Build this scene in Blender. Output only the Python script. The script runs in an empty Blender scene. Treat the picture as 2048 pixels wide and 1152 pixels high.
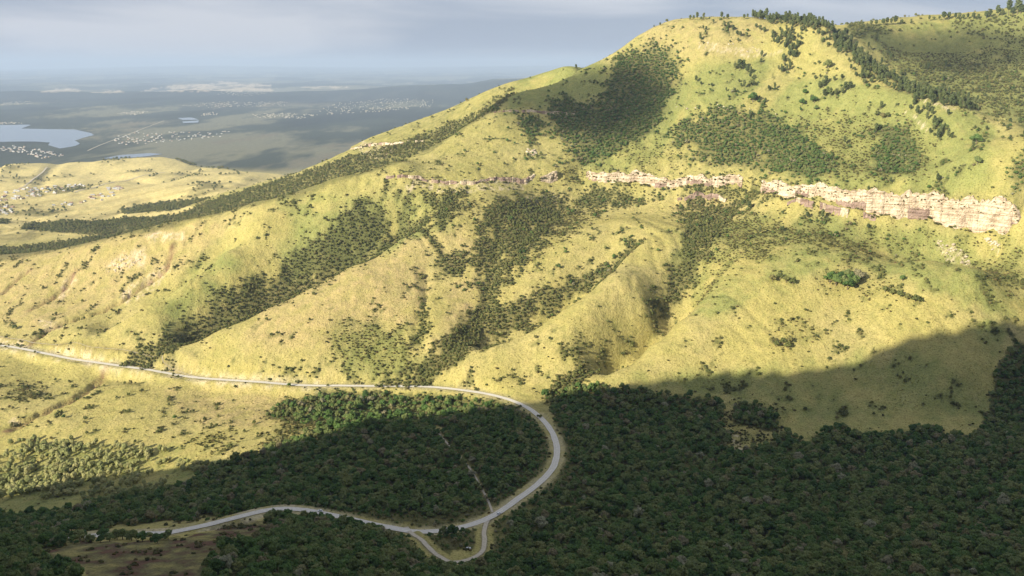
import bpy, bmesh, math, random
import numpy as np
random.seed(7); RNG = np.random.default_rng(7)
R = math.radians
scene = bpy.context.scene
COL = scene.collection

# ------------------------------------------------------------------ camera
F = 1773.0; TH = R(14.1); CT, ST = math.cos(TH), math.sin(TH)
cd = bpy.data.cameras.new('camera'); cam = bpy.data.objects.new('camera', cd); COL.objects.link(cam)
cam.location = (0, 0, 0); cam.rotation_euler = (R(90) - TH, 0, 0)
cd.sensor_fit = 'HORIZONTAL'; cd.sensor_width = 36.0; cd.lens = 36.0 * F / 2048.0
cd.clip_start = 1.0; cd.clip_end = 300000.0
scene.camera = cam

# ------------------------------------------------------------------ light
SUN_AZ = R(230.0)            # compass bearing towards the sun (clockwise from +Y): behind the camera, left
HAZE = 5.0e-5
SUN_EL = R(22.0)
SDIR = np.array([math.sin(SUN_AZ) * math.cos(SUN_EL), math.cos(SUN_AZ) * math.cos(SUN_EL), math.sin(SUN_EL)])
world = bpy.data.worlds.new('World'); scene.world = world; world.use_nodes = True
wn, wl = world.node_tree.nodes, world.node_tree.links
bg = wn['Background']
sky = wn.new('ShaderNodeTexSky'); sky.sky_type = 'NISHITA'; sky.sun_disc = False
sky.sun_elevation = SUN_EL; sky.sun_rotation = SUN_AZ; sky.air_density = 1.0; sky.dust_density = 3.0; sky.ozone_density = 1.5
sky.altitude = 600.0
tc = wn.new('ShaderNodeTexCoord'); mp = wn.new('ShaderNodeMapping'); mp.inputs['Scale'].default_value = (1.3, 1.3, 8.5)
wl.new(tc.outputs['Generated'], mp.inputs['Vector'])
nz = wn.new('ShaderNodeTexNoise'); nz.inputs['Scale'].default_value = 2.1; nz.inputs['Detail'].default_value = 7; nz.inputs['Roughness'].default_value = .5
nz.inputs['Distortion'].default_value = .4
wl.new(mp.outputs['Vector'], nz.inputs['Vector'])
rp = wn.new('ShaderNodeValToRGB'); rp.color_ramp.elements[0].position = .41; rp.color_ramp.elements[1].position = .62
rp.color_ramp.elements[0].color = (2.7, 3.1, 4.1, 1); rp.color_ramp.elements[1].color = (4.9, 5.0, 5.6, 1)
wl.new(nz.outputs['Fac'], rp.inputs['Fac'])
mx = wn.new('ShaderNodeMix'); mx.data_type = 'RGBA'; mx.inputs['Factor'].default_value = .86
wl.new(rp.outputs['Color'], mx.inputs['B']); wl.new(sky.outputs['Color'], mx.inputs['A'])
wl.new(mx.outputs['Result'], bg.inputs['Color']); bg.inputs['Strength'].default_value = .077

sl = bpy.data.lights.new('sun', 'SUN'); sun = bpy.data.objects.new('sun', sl); COL.objects.link(sun)
sl.energy = 4.85; sl.angle = R(.53); sl.color = (1.0, .915, .72)
from mathutils import Vector
sun.rotation_euler = Vector((-SDIR[0], -SDIR[1], -SDIR[2])).to_track_quat('-Z', 'Y').to_euler()
sun.location = (-300, -300, 300)
vs = scene.view_settings; vs.view_transform = 'Standard'; vs.look = 'None'; vs.gamma = 1.0; vs.exposure = .88; vs.use_curve_mapping = False
scene.cycles.volume_bounces = 1; scene.cycles.max_bounces = 5; scene.cycles.diffuse_bounces = 2
scene.cycles.transparent_max_bounces = 8
try: scene.cycles.use_denoising = True
except Exception: pass

# ------------------------------------------------------------------ helpers
def rr(u, v):
    """pixel of the 2048x1152 photograph -> slopes x/y and z/y of its line of sight"""
    a = (np.asarray(u, float) - 1024) / F; b = (576 - np.asarray(v, float)) / F
    den = CT + b * ST
    return a / den, (-ST + b * CT) / den
def W(u, v, y):
    a, r = rr(u, v); return np.array([a * y, y, r * y])
def to_px(x, y, z):
    yc = y * CT - z * ST; zc = y * ST + z * CT
    yc = np.maximum(yc, 1e-3)
    return 1024 + F * x / yc, 576 - F * zc / yc
_perm = np.random.default_rng(11).permutation(256); _perm = np.concatenate([_perm, _perm])
_ang = np.random.default_rng(12).uniform(0, 2 * np.pi, 256); _gx, _gy = np.cos(_ang), np.sin(_ang)
def gnoise(x, y):
    xi = np.floor(x).astype(int); yi = np.floor(y).astype(int); xf = x - xi; yf = y - yi
    X0 = xi & 255; Y0 = yi & 255; X1 = (X0 + 1) & 255; Y1 = (Y0 + 1) & 255
    def g(X, Y, dx, dy):
        h = _perm[_perm[X] + Y]; return _gx[h] * dx + _gy[h] * dy
    uu = xf * xf * xf * (xf * (xf * 6 - 15) + 10); vv = yf * yf * yf * (yf * (yf * 6 - 15) + 10)
    n0 = g(X0, Y0, xf, yf) * (1 - uu) + g(X1, Y0, xf - 1, yf) * uu
    n1 = g(X0, Y1, xf, yf - 1) * (1 - uu) + g(X1, Y1, xf - 1, yf - 1) * uu
    return (n0 * (1 - vv) + n1 * vv) * 1.5
def fbm(x, y, scale, octs=4, gain=.5, ox=0.0):
    s = 0; amp = 1; f = 1.0 / scale
    for k in range(octs):
        s = s + amp * gnoise(x * f + 17.3 * k + ox, y * f - 9.1 * k + ox * .7); amp *= gain; f *= 2.03
    return s
def sstep(t):
    t = np.clip(t, 0, 1); return t * t * (3 - 2 * t)
def in_poly(U, V, poly):
    p = np.array(poly, float); res = np.zeros(U.shape, bool)
    bb = (U >= p[:, 0].min()) & (U <= p[:, 0].max()) & (V >= p[:, 1].min()) & (V <= p[:, 1].max())
    if not bb.any(): return res
    u = U[bb]; v = V[bb]; c = np.zeros(u.shape, bool); n = len(p)
    for i in range(n):
        x1, y1 = p[i]; x2, y2 = p[(i + 1) % n]
        if y1 == y2: continue
        cond = ((y1 > v) != (y2 > v)) & (u < (x2 - x1) * (v - y1) / (y2 - y1) + x1); c ^= cond
    res[bb] = c; return res
def polydist(X, Y, pts):
    """distance, side (+ left of travel), arclength along a plan polyline"""
    pts = np.asarray(pts, float); best = np.full(X.shape, 1e9); side = np.zeros(X.shape); arc = np.zeros(X.shape); L = 0
    for i in range(len(pts) - 1):
        p, q = pts[i, :2], pts[i + 1, :2]; d = q - p; l = math.hypot(*d)
        if l < 1e-6: continue
        t = np.clip(((X - p[0]) * d[0] + (Y - p[1]) * d[1]) / (l * l), 0, 1)
        dx = X - (p[0] + t * d[0]); dy = Y - (p[1] + t * d[1]); dd = np.hypot(dx, dy); m = dd < best
        best = np.where(m, dd, best); side = np.where(m, d[0] * dy - d[1] * dx, side); arc = np.where(m, L + t * l, arc); L += l
    return best, side, arc
def smooth_line(pts, step):
    """Catmull-Rom through points, resampled at about `step` metres"""
    P = np.asarray(pts, float); P = np.vstack([2 * P[0] - P[1], P, 2 * P[-1] - P[-2]]); out = []
    for i in range(1, len(P) - 2):
        n = max(2, int(np.linalg.norm(P[i + 1] - P[i]) / step))
        for k in range(n):
            t = k / n
            out.append(.5 * ((2 * P[i]) + (-P[i - 1] + P[i + 1]) * t + (2 * P[i - 1] - 5 * P[i] + 4 * P[i + 1] - P[i + 2]) * t * t + (-P[i - 1] + 3 * P[i] - 3 * P[i + 1] + P[i + 2]) * t ** 3))
    out.append(P[-2]); return np.array(out)
def mesh_obj(name, verts, faces, mat=None, parent=None, smooth=False, kind=None, label=None, cat=None, group=None):
    me = bpy.data.meshes.new(name); me.from_pydata([tuple(v) for v in verts], [], [tuple(f) for f in faces]); me.update()
    if smooth: me.polygons.foreach_set('use_smooth', [True] * len(me.polygons))
    if mat: me.materials.append(mat)
    return link(name, me, parent, kind, label, cat, group)
def link(name, data, parent=None, kind=None, label=None, cat=None, group=None):
    o = bpy.data.objects.new(name, data); COL.objects.link(o)
    if parent: o.parent = parent
    tag(o, kind, label, cat, group); return o
def tag(o, kind=None, label=None, cat=None, group=None):
    if kind: o['kind'] = kind
    if label: o['label'] = label
    if cat: o['category'] = cat
    if group: o['group'] = group

# ------------------------------------------------------------------ terrain control points: (u, v, distance)
ROAD_MAIN = [(-60, 683, 1262), (0, 690, 1240), (120, 712, 1190), (210, 732, 1155), (300, 748, 1125), (420, 761, 1090), (560, 769, 1064), (700, 772, 1050), (850, 775, 1034),
             (930, 780, 1012), (1000, 792, 982), (1055, 815, 938), (1095, 848, 880), (1113, 890, 822), (1108, 935, 768), (1080, 970, 728), (1035, 1000, 692), (985, 1028, 660),
             (920, 1043, 640), (840, 1051, 632), (760, 1046, 640), (680, 1034, 652), (600, 1026, 662), (540, 1027, 660), (470, 1041, 645), (400, 1052, 630), (325, 1061, 618), (200, 1066, 612), (100, 1074, 600), (-40, 1090, 585)]
T = []
def add(*p): T.extend(p)
add(*[p for p in ROAD_MAIN])
# foreground knoll and forest floor
add((0, 1150, 478), (250, 1150, 470), (560, 1150, 472), (250, 1095, 545), (480, 1075, 570), (640, 1060, 600), (760, 1110, 540), (850, 1150, 505), (80, 1110, 525),
    (900, 1125, 562), (970, 1100, 588), (1100, 1150, 520), (1500, 1150, 518), (2048, 1150, 520), (1300, 1060, 628), (1700, 1050, 635), (2040, 1040, 640), (1300, 950, 768), (1600, 960, 752),
    (1900, 960, 745), (1250, 860, 885), (1450, 870, 868), (2040, 880, 830), (1900, 880, 862), (1600, 868, 880), (1750, 868, 875), (1300, 800, 958), (1150, 800, 962), (2048, 790, 950),
    (900, 950, 760), (700, 950, 765), (950, 860, 880), (750, 850, 900), (550, 950, 790), (600, 880, 890), (400, 980, 785), (300, 965, 850), (150, 965, 872), (0, 1000, 832), (0, 905, 962), (300, 925, 905), (200, 1030, 735), (0, 1045, 752),
    (-200, 1000, 820), (-200, 900, 950), (-200, 1100, 590), (2250, 1100, 580), (2250, 950, 740))
# open grass below the road
add((300, 850, 988), (150, 800, 1060), (0, 860, 1005), (0, 770, 1112), (450, 840, 985), (600, 830, 985), (120, 850, 1000), (250, 770, 1090), (-200, 780, 1110))
# left skyline ridge up to the summit
RIDGE = [(-200, 545, 1540), (0, 518, 1500), (178, 486, 1478), (304, 459, 1460), (403, 435, 1448), (513, 404, 1440), (598, 387, 1436), (674, 359, 1446), (739, 345, 1466), (787, 325, 1505), (865, 291, 1575), (927, 253, 1640),
         (971, 222, 1700), (1016, 195, 1755), (1101, 171, 1800), (1166, 138, 1825), (1235, 100, 1830), (1268, 74, 1828), (1300, 57, 1825), (1350, 42, 1815), (1430, 35, 1800), (1500, 36, 1775), (1600, 44, 1735), (1660, 58, 1685)]
add(*RIDGE)
add(*[(u, v, y, 90, -30) for u, v, y in RIDGE[2:15:2]])
add((1200, 120, 1830, 110, -35), (1300, 57, 1825, 120, -26), (1430, 35, 1800, 110, -12), (1580, 42, 1740, 110, -14))
# slope left of the first spur
add((0, 600, 1370), (150, 580, 1370), (250, 540, 1385), (100, 640, 1290), (300, 500, 1410), (400, 470, 1410), (330, 590, 1300), (30, 660, 1275), (-200, 620, 1400))
# spur crests
S2 = [(513, 447, 1375), (450, 505, 1320), (376, 565, 1268), (300, 610, 1235), (240, 645, 1210), (150, 688, 1185)]
S3 = [(870, 432, 1338), (800, 478, 1305), (700, 532, 1262), (620, 575, 1230), (540, 615, 1200), (440, 660, 1165), (380, 690, 1145), (330, 715, 1128)]
S4 = [(1340, 460, 1290), (1270, 505, 1225), (1212, 556, 1160), (1150, 605, 1118), (1100, 640, 1092), (1050, 668, 1076), (1000, 690, 1060), (920, 726, 1045)]
S5 = [(1500, 500, 1205), (1440, 560, 1150), (1400, 605, 1116), (1350, 648, 1080), (1300, 692, 1045), (1240, 742, 1005), (1195, 778, 982)]
add(*S2); add(*S3); add(*S4); add(*S5)
add(*[(u, v, y, 50, -8) for u, v, y in S2[1:5]])
add(*[(u, v, y, 55, d) for (u, v, y), d in zip(S3[1:7], (-5, -11, -13, -11, -7, -2))])
add(*[(u, v, y, 50, -10) for u, v, y in S4[3:7]])
add(*[(u, v, y, 45, -6) for u, v, y in S5[3:6]])
# fronts of the spurs
add((600, 690, 1110), (500, 720, 1100), (750, 640, 1150), (800, 560, 1215), (700, 730, 1078), (820, 700, 1090), (860, 560, 1225), (900, 480, 1290), (880, 630, 1150), (430, 735, 1105))
add((1050, 740, 1025), (1150, 700, 1035), (1200, 640, 1075), (1000, 600, 1185), (1040, 480, 1300), (1060, 560, 1210), (970, 520, 1260), (1150, 480, 1290), (1250, 440, 1335), (1290, 600, 1110), (1120, 760, 1000))
add((1400, 480, 1250), (1560, 700, 1015), (1450, 680, 1040), (1600, 580, 1100), (1700, 600, 1085), (1700, 500, 1170), (1600, 470, 1225), (1850, 520, 1125), (1950, 540, 1090), (1900, 620, 1040), (1900, 740, 960), (1700, 750, 975),
    (1600, 810, 930), (1350, 760, 990), (1450, 790, 962), (1780, 800, 935), (1900, 820, 918), (2000, 620, 1045), (2000, 720, 980), (2048, 700, 1000), (2060, 560, 1110), (640, 470, 1350), (720, 420, 1380), (600, 440, 1380))
# main cliff band: top edge and foot
CL_TOP = [(1079, 348, 1480), (1120, 340, 1495), (1161, 334, 1510), (1226, 348, 1480), (1284, 348, 1468), (1343, 351, 1450), (1416, 349, 1432), (1489, 349, 1410), (1563, 367, 1345), (1648, 373, 1310), (1748, 384, 1270), (1820, 385, 1255), (1880, 387, 1240), (1950, 394, 1218), (2020, 406, 1190), (2042, 416, 1180)]
CL_H = [17, 15, 16, 17, 18, 16, 16, 19, 20, 20, 33, 37, 40, 45, 43, 34]
for (u, v, y), h in zip(CL_TOP, CL_H):
    add((u, v, y, 9, 2), (u, v, y, -9, -h - 2))
add((800, 352, 1425), (800, 376, 1405), (900, 352, 1440), (900, 378, 1410), (1000, 350, 1460), (1000, 374, 1425), (700, 375, 1425))
# upper slopes
add((1500, 270, 1490), (1500, 200, 1565), (1500, 110, 1680), (1400, 110, 1698), (1300, 200, 1640), (1300, 290, 1530), (1200, 250, 1605), (1180, 180, 1720), (1100, 230, 1660), (1080, 290, 1560), (950, 300, 1535), (850, 330, 1490),
    (1300, 120, 1742), (1400, 300, 1488), (1400, 200, 1595), (1700, 320, 1368), (1700, 220, 1475), (1600, 130, 1640), (1600, 210, 1528), (1650, 100, 1650), (1880, 330, 1290), (1900, 260, 1345), (1800, 220, 1430), (1800, 340, 1320), (1960, 300, 1270), (2000, 360, 1225),
    (1300, 330, 1490), (1550, 320, 1420), (1990, 270, 1310))
# pine ridge running down to the right edge, gully behind, far hill
PR = [(1700, 98, 1625), (1740, 132, 1570), (1790, 160, 1515), (1850, 188, 1445), (1900, 205, 1415), (1950, 222, 1388), (2035, 248, 1340), (2120, 300, 1290), (2200, 380, 1240)]
add(*PR); add(*[(u, v, y, 85, -28) for u, v, y in PR]); add(*[(u, v, y, 190, -38) for u, v, y in PR[2:]])
add((1690, 54, 1930), (1740, 48, 1980), (1800, 38, 2030), (1860, 34, 2040), (1950, 33, 2000), (2048, 24, 1950), (2150, 10, 1900), (1800, 100, 1900), (1850, 150, 1800), (1950, 100, 1900), (1950, 180, 1720), (2040, 100, 1850), (2040, 200, 1660),
    (1720, 80, 1860), (2200, 120, 1800), (2200, 250, 1600))
add(*[(u, v, y, 200, -5) for u, v, y in ((1690, 54, 1930), (1800, 38, 2030), (1950, 33, 2000), (2048, 24, 1950))])
add(*[(u, v, y, 700, -120) for u, v, y in ((1690, 54, 1930), (1850, 38, 2030), (2048, 24, 1950), (1400, 35, 1800), (1200, 120, 1830))])
# spur behind the left ridge, its wooded side
SC = [(1140, 136, 1960), (1080, 150, 1985), (1000, 172, 2010), (930, 202, 2040), (870, 228, 2060), (800, 254, 2090), (735, 277, 2110), (700, 296, 2130), (640, 325, 2160), (560, 352, 2220), (480, 378, 2290)]
add(*SC); add(*[(u, v, y, 200, -55) for u, v, y in SC[:9]])
add((1000, 200, 1900), (900, 262, 1880), (800, 300, 1870), (700, 340, 1860), (600, 370, 1880), (500, 395, 1950), (400, 420, 2050), (300, 440, 2120), (150, 450, 2160), (0, 452, 2180), (-200, 455, 2200), (0, 490, 1960), (200, 475, 1980), (0, 508, 1820), (-200, 500, 1900))
# lower country left: terraces, village, yellow hill
add((0, 420, 2620), (200, 410, 2700), (350, 400, 2700), (100, 390, 2980), (250, 375, 3100), (0, 360, 3350), (150, 345, 3500), (400, 372, 2850), (-200, 370, 3200), (-200, 430, 2500))
YH = [(-200, 335, 3800), (0, 330, 3800), (100, 328, 3850), (200, 322, 3900), (280, 317, 3950), (345, 319, 3900), (400, 330, 3700), (460, 337, 3550), (530, 346, 3400)]
add(*YH); add(*[(u, v, y, 350, -70) for u, v, y in YH]); add((300, 340, 3550), (380, 350, 3250), (430, 365, 2950))
# plain with lake, far ridges
for u in (-400, 0, 300, 600, 900, 1250, 1700, 2200, 2600):
    for v, z in ((302, -520), (285, -522), (262, -520), (240, -515), (222, -505), (205, -490)):
        a, r = rr(u, v); add((u, v, z / r))
for u, v, y in ((-300, 190, 14500), (0, 187, 15000), (100, 184, 15500), (250, 187, 15000), (400, 184, 15500), (550, 190, 14500), (700, 180, 15500), (850, 174, 15500), (1000, 158, 15500), (1300, 150, 15500), (1800, 150, 15500), (2500, 150, 15500)):
    add((u, v, y)); add((u, v, y, 2500, -60))
for u in (-400, 0, 400, 700, 1000, 1500, 2500):
    add((u, 172, 21000), (u, 160, 28000), (u, 150, 36000), (u, 143, 46000))
for u, v in ((-400, 142), (0, 141), (150, 138), (300, 134), (420, 132), (600, 136), (800, 138), (1000, 134), (1500, 134), (2500, 134)):
    add((u, v, 56000))

PTS = []
for t in T:
    p = W(*t[:3])
    if len(t) == 5: p = p + np.array([p[0] / p[1] * t[3], t[3], t[4]])
    PTS.append(p)
PTS = np.array(PTS)
# ------------------------------------------------------------------ thin-plate surface over (x/y, ln y)
def tps_fit(A, S, Z, lam):
    n = len(Z); r2 = (A[:, None] - A[None]) ** 2 + (S[:, None] - S[None]) ** 2
    K = .5 * r2 * np.log(r2 + 1e-12) + lam * np.eye(n); P = np.c_[np.ones(n), A, S]
    M = np.zeros((n + 3, n + 3)); M[:n, :n] = K; M[:n, n:] = P; M[n:, :n] = P.T
    return np.linalg.solve(M, np.r_[Z, 0, 0, 0])
A_ = PTS[:, 0] / PTS[:, 1]; S_ = np.log(PTS[:, 1])
scale_z = PTS[:, 2]
wts = tps_fit(A_, S_, scale_z, 2e-6)
def tps_eval(a, s):
    out = wts[-3] + wts[-2] * a + wts[-1] * s
    for k in range(len(A_)):
        r2 = (a - A_[k]) ** 2 + (s - S_[k]) ** 2; out = out + wts[k] * .5 * r2 * np.log(r2 + 1e-12)
    return out
ss = np.concatenate([np.arange(math.log(405), math.log(2300), .0029), np.arange(math.log(2300), math.log(6200), .0050), np.linspace(math.log(6200), math.log(60000), 130)])
aa = np.arange(-.78, .7801, .0020)
NR, NC = len(ss), len(aa)
cs = np.linspace(ss[0], ss[-1], 560); ca = np.linspace(aa[0], aa[-1], 200)
Zc = tps_eval(ca[None, :].repeat(len(cs), 0), cs[:, None].repeat(len(ca), 1))
def cubic_axis(Zin, x0, dx, xn, axis):
    t = (xn - x0) / dx; n = Zin.shape[axis]; i = np.clip(np.floor(t).astype(int), 0, n - 2); f = t - i
    g = lambda k: np.take(Zin, np.clip(i + k, 0, n - 1), axis=axis)
    sh = [1, 1]; sh[axis] = -1; f = f.reshape(sh)
    p0, p1, p2, p3 = g(-1), g(0), g(1), g(2)
    return .5 * (2 * p1 + (p2 - p0) * f + (2 * p0 - 5 * p1 + 4 * p2 - p3) * f * f + (3 * p1 - p0 - 3 * p2 + p3) * f ** 3)
Z = cubic_axis(cubic_axis(Zc, cs[0], cs[1] - cs[0], ss, 0), ca[0], ca[1] - ca[0], aa, 1)
Y = np.exp(ss)[:, None].repeat(NC, 1); X = aa[None, :] * Y
def ij(x, y):
    fi = (x / y - aa[0]) / (aa[1] - aa[0]); fj = np.interp(np.log(y), ss, np.arange(NR)); return fi, fj
def samp(G, x, y):
    fi, fj = ij(np.asarray(x, float), np.asarray(y, float)); fi = np.clip(fi, 0, NC - 1.001); fj = np.clip(fj, 0, NR - 1.001)
    i = fi.astype(int); j = fj.astype(int); p = fi - i; q = fj - j
    return (G[j, i] * (1 - p) + G[j, i + 1] * p) * (1 - q) + (G[j + 1, i] * (1 - p) + G[j + 1, i + 1] * p) * q
def hit(u, v, ymin=420, ymax=59000):
    """first terrain point on the line of sight through a pixel"""
    a, r = rr(u, v); ys = np.exp(np.linspace(math.log(ymin), math.log(ymax), 2600)); z = samp(Z, a * ys, ys)
    k = np.argmax(z >= r * ys)
    if z[k] < r * ys[k]: k = int(np.argmin(r * ys - z))
    y = ys[k]; return np.array([a * y, y, float(z[k])])
def line_on(px, step=8.0):
    return smooth_line([hit(u, v) for u, v in px], step)

# ---- terrain detail
near = np.clip(1 - (Y - 2600) / 2500, 0, 1)
Z0 = Z.copy()
Z += near * (fbm(X, Y, 170, 4, .5) * 2.6)
Z += np.clip((Y - 5000) / 6000, 0, 1) * fbm(X, Y, 2600, 4, .5, 3.0) * 14 * np.clip(1 - (Y - 30000) / 30000, .2, 1)
lowc = sstep((Y - 1950) / 200) * np.clip(1 - (Y - 4300) / 400, 0, 1) * (X < -.18 * Y)
Z += lowc * (fbm(X, Y, 420, 4, .5, 2.0) * 13 - 9 * np.exp(-(gnoise((X * .9 + Y * .4) / 260, (Y * .9 - X * .4) / 900) / .16) ** 2))
hills = sstep((Y - 8500) / 3500) * np.clip(1 - (Y - 40000) / 20000, .25, 1)
Z += hills * (np.abs(fbm(X, Y * .6, 5200, 4, .5, 21.0)) * -75 + 22 + 26 * fbm(X, Y, 1400, 3, .5, 7.0))
# fine rills running down the mountain side
wx = X + 25 * fbm(X, Y, 120, 2); wy = Y
ril = np.abs(gnoise((wx * .80 + wy * .42) / 34.0, (wy * .80 - wx * .42) / 190.0))
slope_zone = sstep((Z0 + 372) / 60) * near * sstep((Y - 950) / 100)
Z -= slope_zone * 1.9 * np.exp(-(ril / .13) ** 2) * sstep(.4 + 1.2 * gnoise(X / 160, Y / 160))
GULLIES = [  # pixel line, half width, depth
    ([(345, 492), (333, 540), (290, 570), (240, 605), (180, 632), (95, 662), (60, 690)], 6, 8), ([(150, 545), (130, 575), (100, 600), (60, 620)], 6, 5),
    ([(60, 540), (30, 565), (0, 590)], 5, 4), ([(210, 752), (160, 790), (80, 830), (10, 865)], 8, 6), ([(690, 450), (640, 510), (580, 560), (480, 610), (400, 655), (330, 695), (255, 728)], 14, 4),
    ([(850, 500), (850, 590), (835, 660), (850, 720)], 9, 4), ([(1020, 420), (990, 500), (975, 580), (945, 650), (880, 715), (800, 765)], 14, 6), ([(1200, 548), (1130, 592), (1050, 632), (950, 668)], 10, 4),
    ([(1400, 450), (1350, 545), (1310, 640), (1240, 705), (1160, 752), (1100, 795)], 10, 4), ([(1555, 730), (1565, 790), (1568, 850), (1555, 868)], 6, 3.5), ([(1680, 780), (1680, 860)], 5, 2), ([(1462, 730), (1440, 790)], 5, 2),
    ([(1500, 300), (1455, 330), (1450, 345)], 8, 4), ([(1570, 120), (1480, 190), (1420, 240)], 9, 3), ([(1700, 130), (1600, 220), (1540, 260)], 10, 4), ([(1290, 130), (1240, 230), (1180, 310), (1130, 330)], 16, 7), ([(1560, 480), (1480, 560), (1420, 600)], 10, 3),
    ([(560, 420), (470, 470), (380, 540), (310, 600), (240, 640)], 9, 3)]
GL = []
for gk, (px, w, d) in enumerate(GULLIES):
    ln = line_on(px, 12); GL.append((ln, w))
    m = (X > ln[:, 0].min() - 5 * w) & (X < ln[:, 0].max() + 5 * w) & (Y > ln[:, 1].min() - 5 * w) & (Y < ln[:, 1].max() + 5 * w)
    xs, ys = X[m], Y[m]; dd, _, ar = polydist(xs + 4 * gnoise(xs / 17, ys / 17), ys + 4 * gnoise(xs / 15 + 9, ys / 15), ln)
    tot = ar.max() + 1e-6
    Z[m] -= d * (np.maximum(0, 1 - dd / (1.6 * w)) ** 1.3 if gk > 3 else sstep((1.15 * w * (1 + .4 * gnoise(xs / 11, ys / 11 + 5)) - dd) / 3.0) * (.65 + .35 * np.maximum(0, 1 - dd / w))) * sstep(ar / (.25 * tot)) * sstep((tot - ar) / (.12 * tot))
# ---- hollows behind the spur crests, so that each crest stands out as an edge
for S, D in ((S2, 16), (S3, 23), (S4, 22), (S5, 15)):
    ln = smooth_line([W(*p) for p in S], 10); m = (X > ln[:, 0].min() - 130) & (X < ln[:, 0].max() + 130) & (Y > ln[:, 1].min() - 130) & (Y < ln[:, 1].max() + 130)
    xs, ys = X[m], Y[m]; jx = 5 * fbm(xs, ys, 40, 2, .5, 3.0); dd, sd, ar = polydist(xs + jx, ys + jx, ln); k = len(ln) // 2; tv = ln[k + 1] - ln[k - 1]; sgn = np.sign(tv[0] * 1.0 - tv[1] * 0.0)
    back = sd * np.sign(tv[0]) > 0; tot = ar.max() + 1e-6
    Z[m] -= np.where(back, D * sstep(dd / 24) * (1 - sstep((dd - 36) / 62)), 0) * sstep(ar / (.3 * tot)) * sstep((tot - ar) / (.18 * tot))
Z += near * slope_zone * (fbm(X, Y, 46, 3, .55, 12.0) * 1.1)
# ---- cliffs: sharpen the step along each line
CLIFFS = [('main', CL_TOP, CL_H),
          ('lower', [(1572, 407, 1268), (1640, 411, 1248), (1700, 424, 1222), (1752, 438, 1202)], [8, 13, 14, 9]),
          ('purple', [(1352, 400, 1352), (1400, 396, 1350), (1452, 404, 1325)], [8, 13, 10]),
          ('upper', [(985, 226, 1672), (1040, 224, 1675), (1100, 226, 1668), (1150, 232, 1655)], [5, 7, 6, 4]),
          ('shoulder', [(770, 358, 1422), (850, 360, 1425), (930, 366, 1420), (1010, 362, 1435), (1068, 352, 1470)], [6, 9, 7, 9, 12]),
          ('ridge', [(700, 300, 2100), (745, 290, 2060), (800, 286, 2020), (850, 283, 1990)], [9, 16, 10, 6]),
          ]
CL = []
for nm, px, hs in CLIFFS:
    base = np.array([np.r_[W(u, v, y)[:2], h] for (u, v, y), h in zip(px, hs)])
    if nm != 'main': base = np.array([np.r_[hit(u, v)[:2], h] for (u, v, y), h in zip(px, hs)])
    ln = smooth_line(base, 3.0)
    jit = np.array([fbm(ln[:, 0] + 0., ln[:, 1] + 0., 40, 3, .6, 5.0)]).ravel() * 5.0
    tg = np.gradient(ln[:, :2], axis=0); tg /= np.linalg.norm(tg, axis=1)[:, None]; nrm = np.c_[-tg[:, 1], tg[:, 0]]
    ln[:, :2] += nrm * jit[:, None]
    CL.append((nm, ln))
    m = (X > ln[:, 0].min() - 90) & (X < ln[:, 0].max() + 90) & (Y > ln[:, 1].min() - 90) & (Y < ln[:, 1].max() + 90)
    xs, ys = X[m], Y[m]; dd, sd, ar = polydist(xs, ys, ln); sg = np.where(sd > 0, dd, -dd)      # lines run left to right: left of travel is uphill
    al = np.r_[0, np.cumsum(np.linalg.norm(np.diff(ln[:, :2], axis=0), axis=1))]; hh = np.interp(ar, al, ln[:, 2])
    end = sstep(ar / 25) * sstep((al[-1] - ar) / 25); wd = 24.0 if nm == 'main' else 16.0
    k = 1.0 if nm == 'main' else .8
    f = sstep((sg + 1.5) / 3.0) - sstep((sg + wd / 2) / wd)
    near_line = (dd < wd)
    Z[m] += np.where(near_line, hh * k * f * end, 0)
    if nm in ('main', 'lower'):      # full height of the wall: let the ground at its foot down, easing out over 75 m
        tg = np.gradient(ln[:, :2], axis=0); tg /= np.linalg.norm(tg, axis=1)[:, None]; dn = np.c_[tg[:, 1], -tg[:, 0]]
        drop = samp(Z, ln[:, 0] - dn[:, 0] * 5, ln[:, 1] - dn[:, 1] * 5) - samp(Z, ln[:, 0] + dn[:, 0] * 6, ln[:, 1] + dn[:, 1] * 6)
        lack = np.convolve(np.pad(np.clip(ln[:, 2] - drop, 0, 26), (7, 7), 'edge'), np.ones(15) / 15, 'valid'); lk_ = np.interp(ar, al, lack)
        Z[m] -= np.where(sg < 0, lk_ * sstep((-sg) / 3.0) * (1 - sstep((dd - 4) / 75)), 0) * end
# ---- roads: graded bed
def road_line(px, step=6.0, fixed=True):
    return smooth_line([W(*p) for p in px], step) if fixed else line_on(px, step)
def smooth1(v, n):
    k = np.ones(n) / n; return np.convolve(np.pad(v, (n // 2, n - 1 - n // 2), 'edge'), k, 'valid')
ROADS = []
def grade(ln, half, shoulder, n=9):
    ln = ln.copy(); z = samp(Z, ln[:, 0], ln[:, 1]); ln[:, 2] = smooth1(z, n)
    m = (X > ln[:, 0].min() - 60) & (X < ln[:, 0].max() + 60) & (Y > ln[:, 1].min() - 60) & (Y < ln[:, 1].max() + 60)
    xs, ys = X[m], Y[m]; dd, _, ar = polydist(xs, ys, ln)
    al = np.r_[0, np.cumsum(np.linalg.norm(np.diff(ln[:, :2], axis=0), axis=1))]; rz = np.interp(ar, al, ln[:, 2])
    w = 1 - sstep((dd - half - 3.0) / shoulder)
    Z[m] = Z[m] * (1 - w) + (rz - .45) * w
    return ln
RM = grade(road_line(ROAD_MAIN), 4.2, 10, 51)
SIDE_PX = [(812, 1055), (838, 1074), (858, 1096), (880, 1114), (905, 1123), (935, 1120), (960, 1108), (969, 1090), (968, 1065), (974, 1045), (986, 1029)]
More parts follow.
